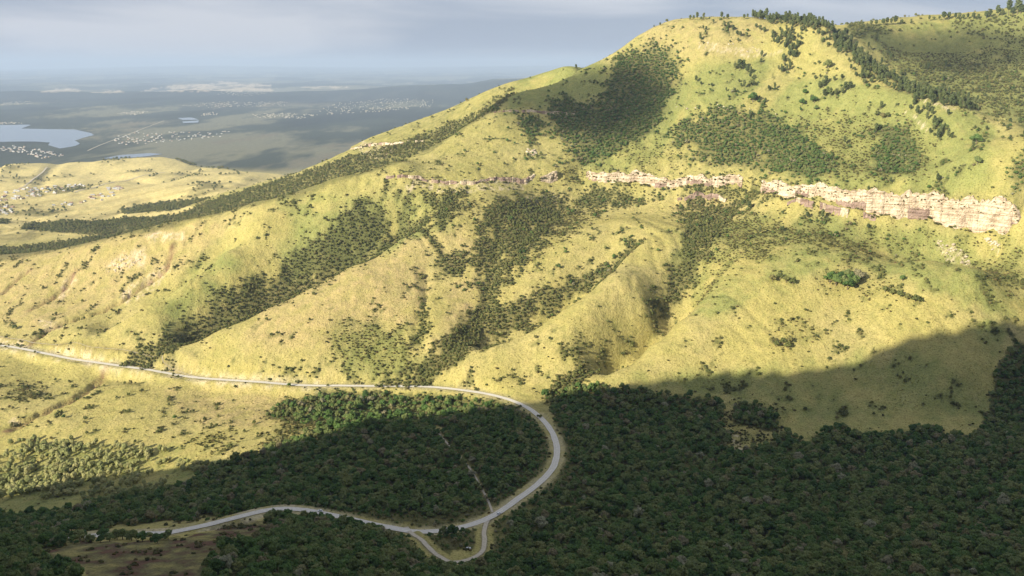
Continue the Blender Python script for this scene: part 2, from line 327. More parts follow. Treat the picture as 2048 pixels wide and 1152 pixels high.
SD = grade(line_on(SIDE_PX, 4), 2.2, 5, 7)
TRACK_PX = [(985, 1025), (975, 1000), (962, 975), (945, 945), (925, 920), (905, 898), (885, 875), (862, 850)]
TK = grade(line_on(TRACK_PX, 5), 1.4, 4, 7)
OLD_PX = [(325, 712), (328, 726), (345, 738), (375, 750), (410, 758)]
OT = line_on(OLD_PX, 5)
OLD2_PX = [(-20, 672), (60, 685), (110, 690), (180, 697), (250, 702), (330, 706)]
OT2 = line_on(OLD2_PX, 5)
for ln_ in (OT, OT2):
    m = (X > ln_[:, 0].min() - 30) & (X < ln_[:, 0].max() + 30) & (Y > ln_[:, 1].min() - 30) & (Y < ln_[:, 1].max() + 30)
    dd, sd, _ = polydist(X[m], Y[m], ln_)
    Z[m] += np.where(sd > 0, 1, -1) * .9 * np.maximum(0, 1 - dd / 7) * np.minimum(1, dd / 2)
U, V = to_px(X, Y, Z)
def gz(x, y): return samp(Z, x, y)
# ------------------------------------------------------------------ the viewer's own mountain (casts the valley shadow)
EDGE = [(0, 1042), (90, 1020), (170, 990), (300, 985), (380, 962), (430, 945), (490, 910), (560, 885), (640, 862), (760, 850), (880, 832), (980, 815), (1060, 803), (1200, 772), (1300, 757), (1460, 738), (1560, 740),
        (1700, 728), (1750, 700), (1800, 675), (1850, 662), (1950, 648), (2040, 634)]
# its crest runs obliquely from the left of the valley to just behind the viewpoint
CA, CB = np.array([-1100., 420.]), np.array([100., -140.]); CDIR = (CB - CA) / np.linalg.norm(CB - CA); CN = np.array([-CDIR[1], CDIR[0]])
QX, QZ = [], []
for u, v in EDGE:
    p = hit(u, v); hd = SDIR[:2]; t = -np.dot(p[:2] - CA, CN) / np.dot(hd, CN); q = p + t * SDIR; QX.append(np.dot(q[:2] - CA, CDIR)); QZ.append(q[2])
o_ = np.argsort(QX); QX = np.array(QX)[o_]; QZ = np.array(QZ)[o_]
bk_ = np.floor(QX / 24).astype(int); QX, QZ = np.array([QX[bk_ == b].mean() for b in np.unique(bk_)]), np.maximum.accumulate(np.array([QZ[bk_ == b].mean() for b in np.unique(bk_)]))
QX = np.r_[QX[0] - 900, QX[0] - 350, QX[0] - 45, QX, QX[-1] + 250, QX[-1] + 700, QX[-1] + 2400]; QZ = np.r_[-450, -420, -330, QZ, QZ[-1] + 40, QZ[-1] + 60, QZ[-1] + 20]
hx = np.arange(-2900, 2001, 10.0); hy = np.concatenate([np.arange(-1700, -200, 50.0), np.arange(-200, 900, 10.0)])
HX, HY = np.meshgrid(hx, hy)
SA = (HX - CA[0]) * CDIR[0] + (HY - CA[1]) * CDIR[1]; crest = np.interp(SA, QX, QZ); d = (HX - CA[0]) * CN[0] + (HY - CA[1]) * CN[1]
foot = np.full(HX.shape, -395.0); ok = (HY > 380) | True
foot_x = np.clip(HX, -420, 420); foot = samp(Z, foot_x, np.full(HX.shape, 590.0)) - 12
foot = np.where(HX < -420, foot - (-420 - HX) * .03, foot); foot = np.where(HX > 420, foot + (HX - 420) * .35, foot)
w = np.clip(d / 560, 0, 1) ** .8
HZ = np.where(d > 0, crest * (1 - w) + np.minimum(foot, crest) * w, crest + d * .46 - 8 * (d < -1))
HZ += np.where(np.abs(d) < 12, 0, fbm(HX, HY, 140, 4) * 7 - 9)
cone = np.abs(HX) < .8 * HY + 60
HZ = np.where(cone & (HY > 0), np.minimum(HZ, -2.2 - .74 * np.maximum(HY - 3, 0)), HZ)
HZ = np.where((np.abs(HX) < 70) & (HY <= 0) & (HY > -30), np.minimum(HZ, -2.2 + np.maximum(-HY - 6, 0) * .9), HZ)
HZ = np.where(HY > 560, np.minimum(HZ, -425 - .1 * (HY - 560)), HZ)
inside = (HY > 400) & (np.abs(HX) < .78 * HY); HZ = np.where(inside, np.minimum(HZ, samp(Z, np.clip(HX, -.77 * np.maximum(HY, 405), .77 * np.maximum(HY, 405)), np.maximum(HY, 406)) - 4), HZ)

# ------------------------------------------------------------------ cover: where woodland, scrub, pines, earth and rock lie
n1 = fbm(X, Y, 90, 4, .55, 8.0); n2 = fbm(X, Y, 22, 3, .6, 2.0); n3 = fbm(X, Y, 7, 2, .6, 6.0)
NU = 14 * fbm(X, Y, 38, 3, .6, 1.0) * np.clip(1100 / Y, .12, 1.6); NV = 7 * fbm(X, Y, 33, 3, .6, 4.0) * np.clip(1100 / Y, .12, 1.6)
def area(polys, jitter=1.0):
    m = np.zeros(X.shape, bool)
    for p in polys: m |= in_poly(U + jitter * NU, V + jitter * NV, p)
    return m.astype(np.float32)
def blur(G, n=2):
    for _ in range(n):
        G = (G + np.roll(G, 1, 0) + np.roll(G, -1, 0) + np.roll(G, 1, 1) + np.roll(G, -1, 1)) / 5
    return G
P_FOREST = [[(-200, 1035), (0, 1035), (150, 1020), (330, 985), (470, 918), (620, 868), (640, 852), (600, 850), (545, 835), (550, 812), (600, 800), (640, 778), (760, 782), (1000, 797), (1062, 826), (1100, 800), (1130, 782), (1200, 778),
             (1290, 786), (1420, 795), (1448, 840), (1458, 905), (1490, 905), (1560, 872), (1612, 884), (1640, 868), (1680, 852), (1740, 872), (1850, 866), (1930, 872), (1975, 850), (1985, 790), (2000, 725), (2040, 690), (2300, 600),
             (2300, 1300), (360, 1300), (400, 1140), (455, 1095), (540, 1052), (560, 1025), (330, 1045), (150, 1062), (60, 1080), (180, 1085), (60, 1105), (150, 1150), (240, 1300), (-300, 1300)],
            [(1460, 815), (1510, 808), (1550, 830), (1560, 855), (1520, 862), (1480, 850)]]
P_GULLY = [[(700, 398), (740, 405), (730, 440), (800, 430), (880, 424), (905, 438), (800, 498), (690, 558), (600, 600), (520, 640), (420, 682), (350, 712), (290, 735), (245, 735), (270, 700), (350, 660), (360, 615), (430, 570), (540, 552), (590, 512), (620, 480), (660, 470), (690, 440), (672, 410)],
           [(955, 440), (1000, 392), (1060, 402), (1140, 398), (1112, 450), (1085, 500), (1040, 545), (1010, 580), (1000, 612), (1060, 596), (1130, 556), (1195, 528), (1222, 546), (1165, 590), (1100, 632), (1000, 668), (930, 690), (915, 728), (850, 772), (760, 776), (830, 722), (925, 652), (962, 590), (948, 520), (935, 480)],
           [(845, 495), (872, 468), (892, 520), (935, 500), (940, 540), (895, 562), (858, 530)], [(840, 590), (852, 585), (856, 640), (845, 700), (815, 700), (838, 650)],
           [(1395, 425), (1440, 402), (1478, 415), (1440, 470), (1385, 560), (1352, 612), (1310, 655), (1270, 690), (1205, 735), (1160, 772), (1095, 800), (1110, 745), (1150, 735), (1225, 700), (1290, 655), (1318, 600), (1345, 530), (1372, 470)],
           [(560, 405), (610, 400), (600, 425), (570, 428)], [(1100, 695), (1150, 688), (1190, 685), (1185, 712), (1140, 715), (1105, 708)], [(920, 745), (1000, 735), (1060, 750), (1000, 765), (930, 768)],
           [(1200, 372), (1300, 375), (1280, 395), (1250, 420), (1160, 410), (1170, 385)], [(1370, 365), (1440, 358), (1500, 368), (1530, 395), (1490, 410), (1430, 395), (1375, 385)], [(1340, 405), (1400, 410), (1430, 430), (1420, 470), (1370, 460)],
           [(760, 368), (850, 384), (945, 378), (960, 400), (860, 402), (780, 392)], [(790, 360), (830, 362), (820, 376), (790, 372)], [(860, 400), (940, 412), (920, 440), (880, 430)], [(1000, 400), (1130, 385), (1140, 410), (1010, 420)],
           [(545, 820), (600, 800), (660, 810), (640, 840), (570, 850)]]
P_UPPER = [[(1272, 95), (1332, 90), (1372, 118), (1362, 165), (1332, 200), (1300, 272), (1240, 300), (1190, 328), (1140, 322), (1160, 300), (1112, 268), (1098, 222), (1108, 200), (1190, 212), (1210, 180), (1222, 130)],
           [(1040, 226), (1092, 236), (1086, 268), (1050, 272), (1032, 250)], [(1180, 300), (1240, 290), (1200, 330), (1140, 345), (1090, 338), (1100, 330), (1150, 325)],
           [(1385, 232), (1450, 214), (1540, 226), (1600, 272), (1650, 298), (1682, 338), (1668, 362), (1560, 352), (1480, 335), (1400, 318), (1350, 292), (1335, 262)],
           [(1742, 256), (1790, 246), (1830, 292), (1845, 336), (1790, 346), (1730, 340), (1762, 300)], [(2005, 330), (2048, 296), (2200, 290), (2200, 430), (2045, 405), (2015, 372)]]
P_BACK = [[(690, 312), (780, 292), (860, 262), (960, 222), (1012, 184), (1022, 194), (960, 240), (870, 296), (790, 330), (700, 360), (600, 395), (500, 412), (400, 440), (300, 470), (180, 470), (40, 458), (50, 447), (200, 440), (350, 430), (420, 402), (520, 372), (640, 336)],
          [(-50, 498), (60, 492), (160, 478), (250, 462), (320, 452), (180, 490), (0, 522), (-80, 530)], [(350, 318), (430, 324), (500, 334), (440, 337), (380, 330)], [(240, 418), (330, 405), (420, 398), (350, 420), (250, 428)], [(-40, 442), (20, 440), (18, 448), (-40, 450)]]
P_FARHILL = [[(1690, 50), (1740, 48), (1790, 62), (1740, 80), (1700, 75)], [(1900, 45), (1960, 40), (2060, 30), (2200, 30), (2200, 110), (2040, 95), (1990, 80), (1920, 68)], [(1780, 150), (1850, 130), (1950, 130), (2040, 140), (2200, 150), (2200, 330), (2030, 250), (1960, 225), (1880, 195)]]
P_PINE = [[(1500, 27), (1560, 34), (1640, 44), (1660, 58), (1640, 62), (1580, 55), (1510, 42)], [(1640, 50), (1700, 78), (1740, 125), (1700, 118), (1660, 90), (1645, 70)], [(1690, 100), (1745, 128), (1800, 160), (1870, 186), (1960, 214), (1950, 226), (1880, 212), (1830, 195), (1790, 182), (1740, 165), (1700, 150)],
          [(1545, 68), (1580, 62), (1612, 80), (1590, 128), (1570, 158), (1548, 150), (1562, 118)], [(1800, 180), (1850, 192), (1840, 202), (1805, 196)], [(1812, 208), (1840, 215), (1880, 250), (1900, 285), (1882, 290), (1858, 252), (1812, 226)]]
P_SCRUB = [[(1560, 240), (1700, 230), (1860, 260), (1880, 300), (1860, 372), (1700, 360), (1600, 340)], [(1100, 300), (1300, 280), (1400, 310), (1350, 340), (1160, 335)], [(700, 400), (870, 400), (1000, 395), (940, 440), (860, 450), (760, 480), (700, 480)],
           [(1480, 420), (1560, 430), (1700, 470), (1850, 470), (2048, 480), (2048, 640), (2000, 600), (1960, 530), (1860, 500), (1720, 520), (1600, 490), (1520, 540), (1420, 600), (1380, 620), (1400, 540)], [(1630, 540), (1700, 535), (1800, 575), (1850, 600), (1800, 608), (1700, 580), (1640, 570)],
           [(640, 640), (760, 640), (840, 660), (840, 760), (720, 745), (640, 700)], [(1520, 640), (1600, 640), (1660, 670), (1560, 700), (1530, 690)], [(400, 870), (450, 862), (480, 880), (450, 895), (400, 890)], [(20, 770), (80, 765), (100, 790), (50, 810), (10, 800)], [(640, 330), (760, 270), (860, 240), (1000, 180), (1020, 190), (900, 270), (720, 350)],
           [(560, 790), (640, 780), (700, 800), (640, 870), (520, 910), (480, 905), (540, 860)], [(1740, 90), (2048, 60), (2048, 240), (1950, 215), (1800, 150)], [(1440, 800), (1560, 800), (1570, 870), (1460, 900)], [(360, 560), (520, 540), (560, 600), (430, 660), (340, 650)],
           [(1060, 400), (1230, 400), (1150, 470), (1060, 540)], [(60, 1110), (180, 1082), (330, 1075), (440, 1052), (545, 1042), (530, 1062), (452, 1092), (392, 1152), (250, 1165), (150, 1135)], [(1110, 690), (1230, 690), (1240, 710), (1140, 730)]]
P_POPLAR = [[(-60, 872), (120, 880), (220, 890), (330, 900), (350, 920), (330, 940), (180, 945), (60, 960), (-60, 960)], [(130, 930), (260, 945), (360, 955), (300, 985), (180, 1000), (100, 990), (-60, 1005), (-60, 960)], [(390, 925), (430, 935), (380, 945), (340, 935)]]
M_F = area(P_FOREST); M_G = area(P_GULLY); M_U = area(P_UPPER); M_B = area(P_BACK, .6); M_H = area(P_FARHILL); M_P = area(P_PINE, .5); M_S = area(P_SCRUB, 2.0); M_L = area(P_POPLAR)
# clearings: road corridors, tracks, clearing by the small loop, old brown field
dR, sR, arR = polydist(X[:620], Y[:620], RM); dR = np.vstack([dR, np.full((NR - 620, NC), 1e3)])
dS, _, _ = polydist(X[:400], Y[:400], SD); dS = np.vstack([dS, np.full((NR - 400, NC), 1e3)])
dT, _, _ = polydist(X[:400], Y[:400], TK); dT = np.vstack([dT, np.full((NR - 400, NC), 1e3)])
OPEN = [[(1012, 1012), (1060, 985), (1095, 955), (1085, 945), (1050, 975), (1005, 1005)], [(1060, 805), (1100, 800), (1108, 850), (1085, 840)], [(905, 1098), (960, 1096), (965, 1108), (930, 1122), (895, 1118)], [(860, 845), (890, 860), (870, 870)], [(1120, 1012), (1165, 1010), (1165, 1018), (1125, 1018)], [(1178, 1030), (1200, 1028), (1200, 1040), (1180, 1040)]]
M_O = area(OPEN, .4)
def soft(M, n_, gain, amp, bias=0.0): return np.clip((blur(M, n_) - .5) * gain + .5 + bias + amp * n2 + .6 * amp * n3 + .4 * amp * n1, 0, 1)
clear_ = np.clip((dR - 6.5) / 2.5, 0, 1) * np.clip((dS - 6.0) / 2, 0, 1) * np.clip((dT - 2.0) / 1.2, 0, 1) * (1 - M_O)
P_BROWN = [[(60, 1112), (180, 1082), (330, 1075), (440, 1052), (545, 1040), (532, 1064), (452, 1095), (400, 1152), (250, 1170), (150, 1138)]]
M_BR = area(P_BROWN)
P_PINK = [[(500, 620), (700, 520), (860, 440), (860, 560), (840, 640), (760, 680), (640, 700), (480, 700)], [(-60, 510), (300, 460), (480, 430), (420, 520), (300, 560), (100, 660), (-60, 640)], [(860, 440), (960, 470), (940, 520), (870, 510)], [(900, 560), (980, 540), (950, 640), (860, 700)], [(1000, 400), (1140, 390), (1100, 470), (1040, 480)],
          [(1280, 40), (1500, 36), (1560, 60), (1500, 110), (1380, 120), (1290, 90)], [(1340, 395), (1470, 400), (1460, 440), (1340, 430)], [(300, 780), (560, 780), (600, 860), (400, 850)]]
P_GREEN = [[(1060, 140), (1180, 120), (1230, 140), (1220, 190), (1100, 205), (1000, 235), (1020, 195)], [(1290, 200), (1420, 130), (1560, 110), (1500, 200), (1400, 230), (1300, 330), (1150, 340)], [(1600, 150), (1850, 190), (2000, 260), (1990, 380), (1600, 380), (1500, 240)], [(1700, 60), (2048, 20), (2200, 20), (2200, 260), (2048, 240), (1850, 180)],
           [(1200, 760), (1500, 735), (1750, 720), (2000, 640), (2000, 860), (1600, 870), (1440, 800)], [(640, 650), (840, 650), (840, 770), (680, 740)], [(1340, 470), (1560, 430), (2048, 470), (2048, 640), (1700, 520), (1400, 640)], [(560, 400), (860, 390), (940, 430), (640, 560), (560, 560)],
           [(-60, 880), (300, 890), (480, 930), (380, 1000), (-60, 1050)], [(440, 470), (520, 540), (340, 680), (280, 640)]]
P_BARE = [[(200, 540), (245, 505), (285, 498), (282, 530), (240, 545)], [(290, 470), (370, 462), (365, 478), (300, 485)], [(120, 690), (180, 712), (230, 735), (180, 728), (110, 705)], [(415, 755), (560, 758), (555, 764), (420, 762)], [(10, 840), (35, 838), (30, 850), (8, 848)], [(395, 928), (440, 938), (420, 942)], [(120, 565), (150, 545), (155, 560), (120, 600)],
          [(1460, 870), (1475, 868), (1490, 905), (1470, 905)], [(-20, 672), (40, 682), (60, 700), (0, 690)], [(240, 590), (335, 530), (345, 540), (260, 612)], [(85, 640), (130, 655), (100, 668)]]
P_ROCK = [[(1870, 480), (1900, 490), (1930, 510), (1950, 535), (1890, 520)], [(1970, 480), (2000, 492), (1985, 500)], [(720, 280), (770, 292), (800, 300), (760, 320), (720, 310)], [(1055, 298), (1075, 300), (1070, 312), (1055, 310)], [(1040, 395), (1120, 385), (1110, 430), (1050, 430)], [(1840, 190), (1920, 215), (1900, 220), (1830, 200)], [(1812, 222), (1850, 245), (1880, 270), (1850, 258)], [(1400, 85), (1560, 105), (1500, 112), (1400, 98)], [(800, 362), (1060, 355), (1060, 378), (900, 385), (800, 376)]]
M_PK = blur(area(P_PINK, 2.0), 10); M_GR = blur(area(P_GREEN, 2.5), 10); M_BA = blur(area(P_BARE, 1.0), 1); M_RK = area(P_ROCK, 1.0)
# far plain, its overcast shade is painted into the colour
far = sstep((Y - 4300) / 500)
# smooth sunny faces in front of each spur crest stay free of trees
face = np.zeros(X.shape, np.float32); strip = np.zeros(X.shape, np.float32)
for S, wf in ((S2, 60), (S3, 110), (S4, 60), (S5, 70)):
    ln_ = smooth_line([W(*p) for p in S], 10); m = (X > ln_[:, 0].min() - 130) & (X < ln_[:, 0].max() + 130) & (Y > ln_[:, 1].min() - 130) & (Y < ln_[:, 1].max() + 130); tv = ln_[-1] - ln_[0]
    dd, sd, ar = polydist(X[m], Y[m], ln_); tot = ar.max() + 1e-6; fr = (sd * np.sign(tv[0]) < 0) & (ar > .08 * tot) & (ar < .97 * tot)
    if S in (S3, S4):
        bk = (sd * np.sign(tv[0]) > 0) & (ar > .12 * tot) & (ar < .9 * tot); strip[m] = np.maximum(strip[m], np.where(bk, sstep((dd - 5) / 5) * (1 - sstep((dd + 7 * n2[m] - (26 if S is S4 else 34)) / 12)), 0))
    face[m] = np.maximum(face[m], np.where(fr, 1 - sstep((dd + 10 * n2[m] - wf * .55) / (wf * .45)), 0))
# ragged densities of the woods
gd = np.zeros(X.shape, np.float32)
for ln_, w in GL[4:]:
    m = (X > ln_[:, 0].min() - 60) & (X < ln_[:, 0].max() + 60) & (Y > ln_[:, 1].min() - 60) & (Y < ln_[:, 1].max() + 60)
    dd, _, _ = polydist(X[m] + 9 * n2[m], Y[m] + 9 * n1[m], ln_); gd[m] = np.maximum(gd[m], np.exp(-(dd / (1.5 * w)) ** 2))
D_G = np.clip(soft(M_G, 22, 1.9, .95, -.12) * (.30 + .95 * blur(gd, 4)) + soft(M_G, 12, 1.6, 1.3, -.42) * .9, 0, 1); D_U = soft(M_U, 26, 1.8, .8, -.02); D_S = soft(M_S, 40, 1.3, .9, -.25) * (1 - .8 * face); D_G = np.maximum(D_G * (1 - .93 * face), strip * np.clip(.8 + .6 * n2, 0, 1))
M_W = np.clip(M_F * clear_ + .9 * D_G + D_U + .7 * soft(M_B, 6, 1.6, .5, -.1), 0, 1)
# ---- albedo per point
def mix(c, d, w): return c * (1 - w[..., None]) + np.array(d, np.float32) * w[..., None]
C = np.zeros(X.shape + (3,), np.float32); C[:] = (.425, .37, .14)
C = mix(C, (.465, .395, .18), np.clip(.3 + .9 * n1, 0, 1) * .7)
C = mix(C, (.455, .36, .175), M_PK * np.clip(.7 + .7 * n2, 0, 1))
C = mix(C, (.255, .275, .095), np.clip(M_GR * (.72 + .25 * (V < 385) + .8 * n1 + .5 * n2) + .22 * (V < 400) * (Y < 2300), 0, 1) * .9)
C = mix(C, (.18, .18, .062), np.clip(D_S * (.7 + .5 * n3), 0, 1) * .8)
C = mix(C, (.27, .26, .085), np.clip(.25 * n2 + .35 * n3 - .02, 0, 1) * near)
C = mix(C, (.07, .078, .036), M_W * (.75 - .25 * np.clip(n2, 0, 1)))
C = mix(C, (.20, .21, .08), M_H * .75)
C = mix(C, (.135, .12, .07), M_BR * np.clip(.75 + .6 * n2, 0, 1)); C = mix(C, (.15, .08, .058), M_BR * np.clip(1.8 * n2 + .05, 0, 1) * .85)
verge = ((dR < 11) & (dR > 3)) * np.clip(1 - (dR - 5) / 6, 0, 1)
C = mix(C, (.50, .43, .27), verge.astype(np.float32) * .75 * np.clip(.7 + n2, 0, 1)); C = mix(C, (.30, .26, .17), np.clip(1 - (dS - 1.6) / 2, 0, 1) * .7); C = mix(C, (.30, .26, .16), np.clip(1 - (dT - .8) / 1.5, 0, 1) * .6)
C = mix(C, (.62, .50, .36), np.clip(M_BA * (.45 + 1.3 * n3 + .6 * n2), 0, 1) * .9); C = mix(C, (.60, .50, .36), np.clip(M_RK * (.2 + 1.5 * n3), 0, 1) * .8)
for ln_, w in GL[:4]:
    m = (X > ln_[:, 0].min() - 20) & (X < ln_[:, 0].max() + 20) & (Y > ln_[:, 1].min() - 20) & (Y < ln_[:, 1].max() + 20)
    dd, _, _ = polydist(X[m], Y[m], ln_); k = np.clip(1 - dd / (1.3 * w), 0, 1) * np.clip(.8 + n3[m], 0, 1)
    C[m] = C[m] * (1 - k[:, None]) + np.array((.20, .12, .075), np.float32) * k[:, None]
bank = ((dR > 4) & (dR < 15) & (X < -180) & (U < 640)) * np.clip(1 - np.abs(dR - 8) / 7, 0, 1) * np.clip(.5 + 1.6 * n2 + .6 * n3, 0, 1)
C = mix(C, (.62, .53, .36), bank.astype(np.float32) * .75)
for ln_ in (OT, OT2):
    m = (X > ln_[:, 0].min() - 12) & (X < ln_[:, 0].max() + 12) & (Y > ln_[:, 1].min() - 12) & (Y < ln_[:, 1].max() + 12); dd, _, _ = polydist(X[m], Y[m], ln_); k = np.clip(1 - dd / 3.2, 0, 1) * .8
    C[m] = C[m] * (1 - k[:, None]) + np.array((.17, .145, .065), np.float32) * k[:, None]
# fields and gullies of the low yellow country
low = sstep((Y - 1950) / 150) * (1 - far) * (Z < -330)
C = mix(C, (.68, .56, .26), low * .85); fld = np.floor(U * .05 + V * .22) % 3 == 0
C = mix(C, (.50, .40, .17), low * fld * .5 * (V > 370)); C = mix(C, (.20, .18, .075), np.clip(low * (1.6 * fbm(X, Y, 260, 4, .6, 5.0) - .45), 0, 1) * .8)
C = mix(C, (.07, .08, .035), area(P_BACK, .6) * low)
# far plain: thornveld darkened for overcast shade, paler patches, sunlight painted on far hills
nf = fbm(X, Y * .35, 1500, 5, .6, 9.0); nf2 = fbm(X, Y * .3, 420, 4, .7, 2.0)
CF = np.zeros_like(C); CF[:] = (.055, .066, .052); CF = mix(CF, (.20, .19, .13), np.clip(.05 + 2.3 * nf + 1.1 * nf2, 0, 1)); CF = mix(CF, (.03, .036, .03), np.clip(-1.4 * nf - .1 + .5 * nf2, 0, 1))
CF = mix(CF, (.19, .165, .115), np.clip(area([[(520, 330), (640, 310), (760, 285), (700, 310), (560, 345), (480, 345)], [(400, 285), (520, 268), (570, 270), (440, 288)], [(640, 295), (720, 280), (730, 285), (690, 300)], [(170, 262), (260, 245), (330, 245), (250, 268), (190, 280)], [(300, 208), (560, 202), (700, 212), (420, 218)], [(200, 318), (260, 308), (330, 306), (300, 316)]], 3.0) * (.35 + 1.2 * nf2), 0, 1))
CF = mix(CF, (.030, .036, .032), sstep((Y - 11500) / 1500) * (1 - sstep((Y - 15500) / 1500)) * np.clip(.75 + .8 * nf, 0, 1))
CF = mix(CF, (.62, .50, .36), np.clip(area([[(280, 183), (330, 172), (440, 163), (540, 168), (545, 182), (420, 184), (330, 182)], [(80, 184), (110, 177), (158, 177), (162, 184)], [(180, 184), (240, 181), (250, 185), (190, 187)], [(600, 174), (660, 172), (700, 175), (680, 178), (620, 177)]], 1.5) * (.55 + 1.3 * nf2), 0, 1))
C = C * (1 - far[..., None]) + CF * far[..., None]
C = np.clip(C * (1 + .10 * n3 + .08 * n2)[..., None], .012, .85).astype(np.float32)
# lake bed level
LAKE = [(-60, 250), (20, 250), (55, 249), (62, 250), (42, 257), (90, 258), (150, 259), (182, 266), (188, 270), (168, 275), (150, 281), (160, 287), (150, 292), (120, 297), (96, 290), (100, 285), (70, 283), (30, 283), (-60, 285)]
lk = (V > 240) & (V < 304) & (U < 330) & (Y > 4500)
Z = np.where(lk, -520.0, Z)
# ------------------------------------------------------------------ materials
def mat(name, base=(.5, .5, .5), rough=.9, spec=.2):
    m = bpy.data.materials.new(name); m.use_nodes = True; b = m.node_tree.nodes['Principled BSDF']
    b.inputs['Base Color'].default_value = (*base, 1); b.inputs['Roughness'].default_value = rough; b.inputs['Specular IOR Level'].default_value = spec
    return m, m.node_tree.nodes, m.node_tree.links, b
def noise(n, l, scale, detail=5, rough=.6, vec=None):
    t = n.new('ShaderNodeTexNoise'); t.inputs['Scale'].default_value = scale; t.inputs['Detail'].default_value = detail; t.inputs['Roughness'].default_value = rough
    if vec is not None: l.new(vec, t.inputs['Vector'])
    return t
def ramp(n, stops):
    r = n.new('ShaderNodeValToRGB'); e = r.color_ramp.elements
    while len(e) < len(stops): e.new(.5)
    for i, (p, c) in enumerate(stops): e[i].position = p; e[i].color = (*c, 1) if len(c) == 3 else c
    return r
def mult(n, l, a, b, fac=1.0, mode='MULTIPLY'):
    m = n.new('ShaderNodeMix'); m.data_type = 'RGBA'; m.blend_type = mode; m.inputs['Factor'].default_value = fac
    l.new(a, m.inputs['A']); l.new(b, m.inputs['B']); return m.outputs['Result']
# grass-covered ground: cover colour per point, tussock grain and relief on top
M_GROUND, n, l, b = mat('grassland', rough=1.0, spec=.05)
at = n.new('ShaderNodeAttribute'); at.attribute_name = 'cover'; geo = n.new('ShaderNodeNewGeometry')
t1 = noise(n, l, .55, 4, .7, geo.outputs['Position']); r1 = ramp(n, [(.33, (.45, .45, .36)), (.46, (.95, .95, .93)), (.62, (1.12, 1.11, 1.08))]); l.new(t1.outputs['Fac'], r1.inputs['Fac'])
t2 = noise(n, l, .07, 5, .65, geo.outputs['Position']); r2 = ramp(n, [(.3, (.82, .86, .78)), (.7, (1.12, 1.08, 1.06))]); l.new(t2.outputs['Fac'], r2.inputs['Fac'])
c = mult(n, l, at.outputs['Color'], r1.outputs['Color']); c = mult(n, l, c, r2.outputs['Color']); l.new(c, b.inputs['Base Color'])
bp0 = n.new('ShaderNodeBump'); bp0.inputs['Strength'].default_value = .75; bp0.inputs['Distance'].default_value = 5.0; l.new(t2.outputs['Fac'], bp0.inputs['Height'])
bp = n.new('ShaderNodeBump'); bp.inputs['Strength'].default_value = .9; bp.inputs['Distance'].default_value = 1.0; l.new(t1.outputs['Fac'], bp.inputs['Height']); l.new(bp0.outputs['Normal'], bp.inputs['Normal']); l.new(bp.outputs['Normal'], b.inputs['Normal'])
def foliage(name, stops, trans=.25):
    m, n, l, b = mat(name, rough=.75, spec=.15)
    oi = n.new('ShaderNodeObjectInfo'); r = ramp(n, stops); l.new(oi.outputs['Random'], r.inputs['Fac'])
    g = n.new('ShaderNodeNewGeometry'); t = noise(n, l, .9, 3, .7, g.outputs['Position']); rr_ = ramp(n, [(.3, (.62, .66, .6)), (.66, (1.85, 1.8, 1.5))]); l.new(t.outputs['Fac'], rr_.inputs['Fac'])
    c = mult(n, l, r.outputs['Color'], rr_.outputs['Color']); l.new(c, b.inputs['Base Color'])
    tr = n.new('ShaderNodeBsdfTranslucent'); l.new(c, tr.inputs['Color']); ms = n.new('ShaderNodeMixShader'); ms.inputs[0].default_value = trans
    out = n['Material Output']; l.new(b.outputs[0], ms.inputs[1]); l.new(tr.outputs[0], ms.inputs[2]); l.new(ms.outputs[0], out.inputs['Surface'])
    return m
M_LEAF = foliage('broadleaf', [(0, (.055, .100, .036)), (.25, (.090, .155, .048)), (.5, (.125, .172, .062)), (.75, (.155, .182, .078)), (.9, (.19, .21, .085)), (.97, (.21, .18, .115)), (1, (.27, .27, .20))], .35)
M_LEAF2 = foliage('dry_broadleaf', [(0, (.080, .095, .040)), (.4, (.115, .130, .050)), (.7, (.145, .150, .06)), (1, (.165, .145, .07))])
M_NEEDLE = foliage('pine_needles', [(0, (.050, .066, .032)), (.5, (.075, .095, .042)), (1, (.105, .118, .055))], .12)
M_SHRUB = foliage('shrub_leaves', [(0, (.055, .058, .024)), (.5, (.085, .085, .034)), (.8, (.115, .105, .044)), (1, (.13, .095, .05))])
M_TUSS = foliage('tussock', [(0, (.15, .13, .05)), (.5, (.22, .19, .07)), (.8, (.26, .21, .09)), (1, (.12, .12, .045))])
M_PALE = foliage('pale_leaves', [(0, (.18, .20, .09)), (.5, (.27, .275, .13)), (1, (.34, .32, .17))])
M_BARK, n, l, b = mat('bark', (.16, .125, .09)); g = n.new('ShaderNodeNewGeometry'); t = noise(n, l, 3.0, 4, .6, g.outputs['Position']); r = ramp(n, [(.3, (.09, .07, .05)), (.7, (.24, .19, .14))]); l.new(t.outputs['Fac'], r.inputs['Fac']); l.new(r.outputs['Color'], b.inputs['Base Color'])
M_ROAD, n, l, b = mat('road_gravel', rough=.95); g = n.new('ShaderNodeNewGeometry'); t = noise(n, l, .35, 6, .7, g.outputs['Position']); r = ramp(n, [(.25, (.54, .50, .42)), (.55, (.70, .655, .555)), (.8, (.78, .73, .63))]); l.new(t.outputs['Fac'], r.inputs['Fac']); l.new(r.outputs['Color'], b.inputs['Base Color'])
M_WHEEL, n, l, b = mat('wheel_tracks', rough=.95); g = n.new('ShaderNodeNewGeometry'); t = noise(n, l, .6, 6, .7, g.outputs['Position']); r = ramp(n, [(.25, (.50, .465, .39)), (.55, (.65, .605, .51)), (.8, (.74, .69, .59))]); l.new(t.outputs['Fac'], r.inputs['Fac']); l.new(r.outputs['Color'], b.inputs['Base Color'])
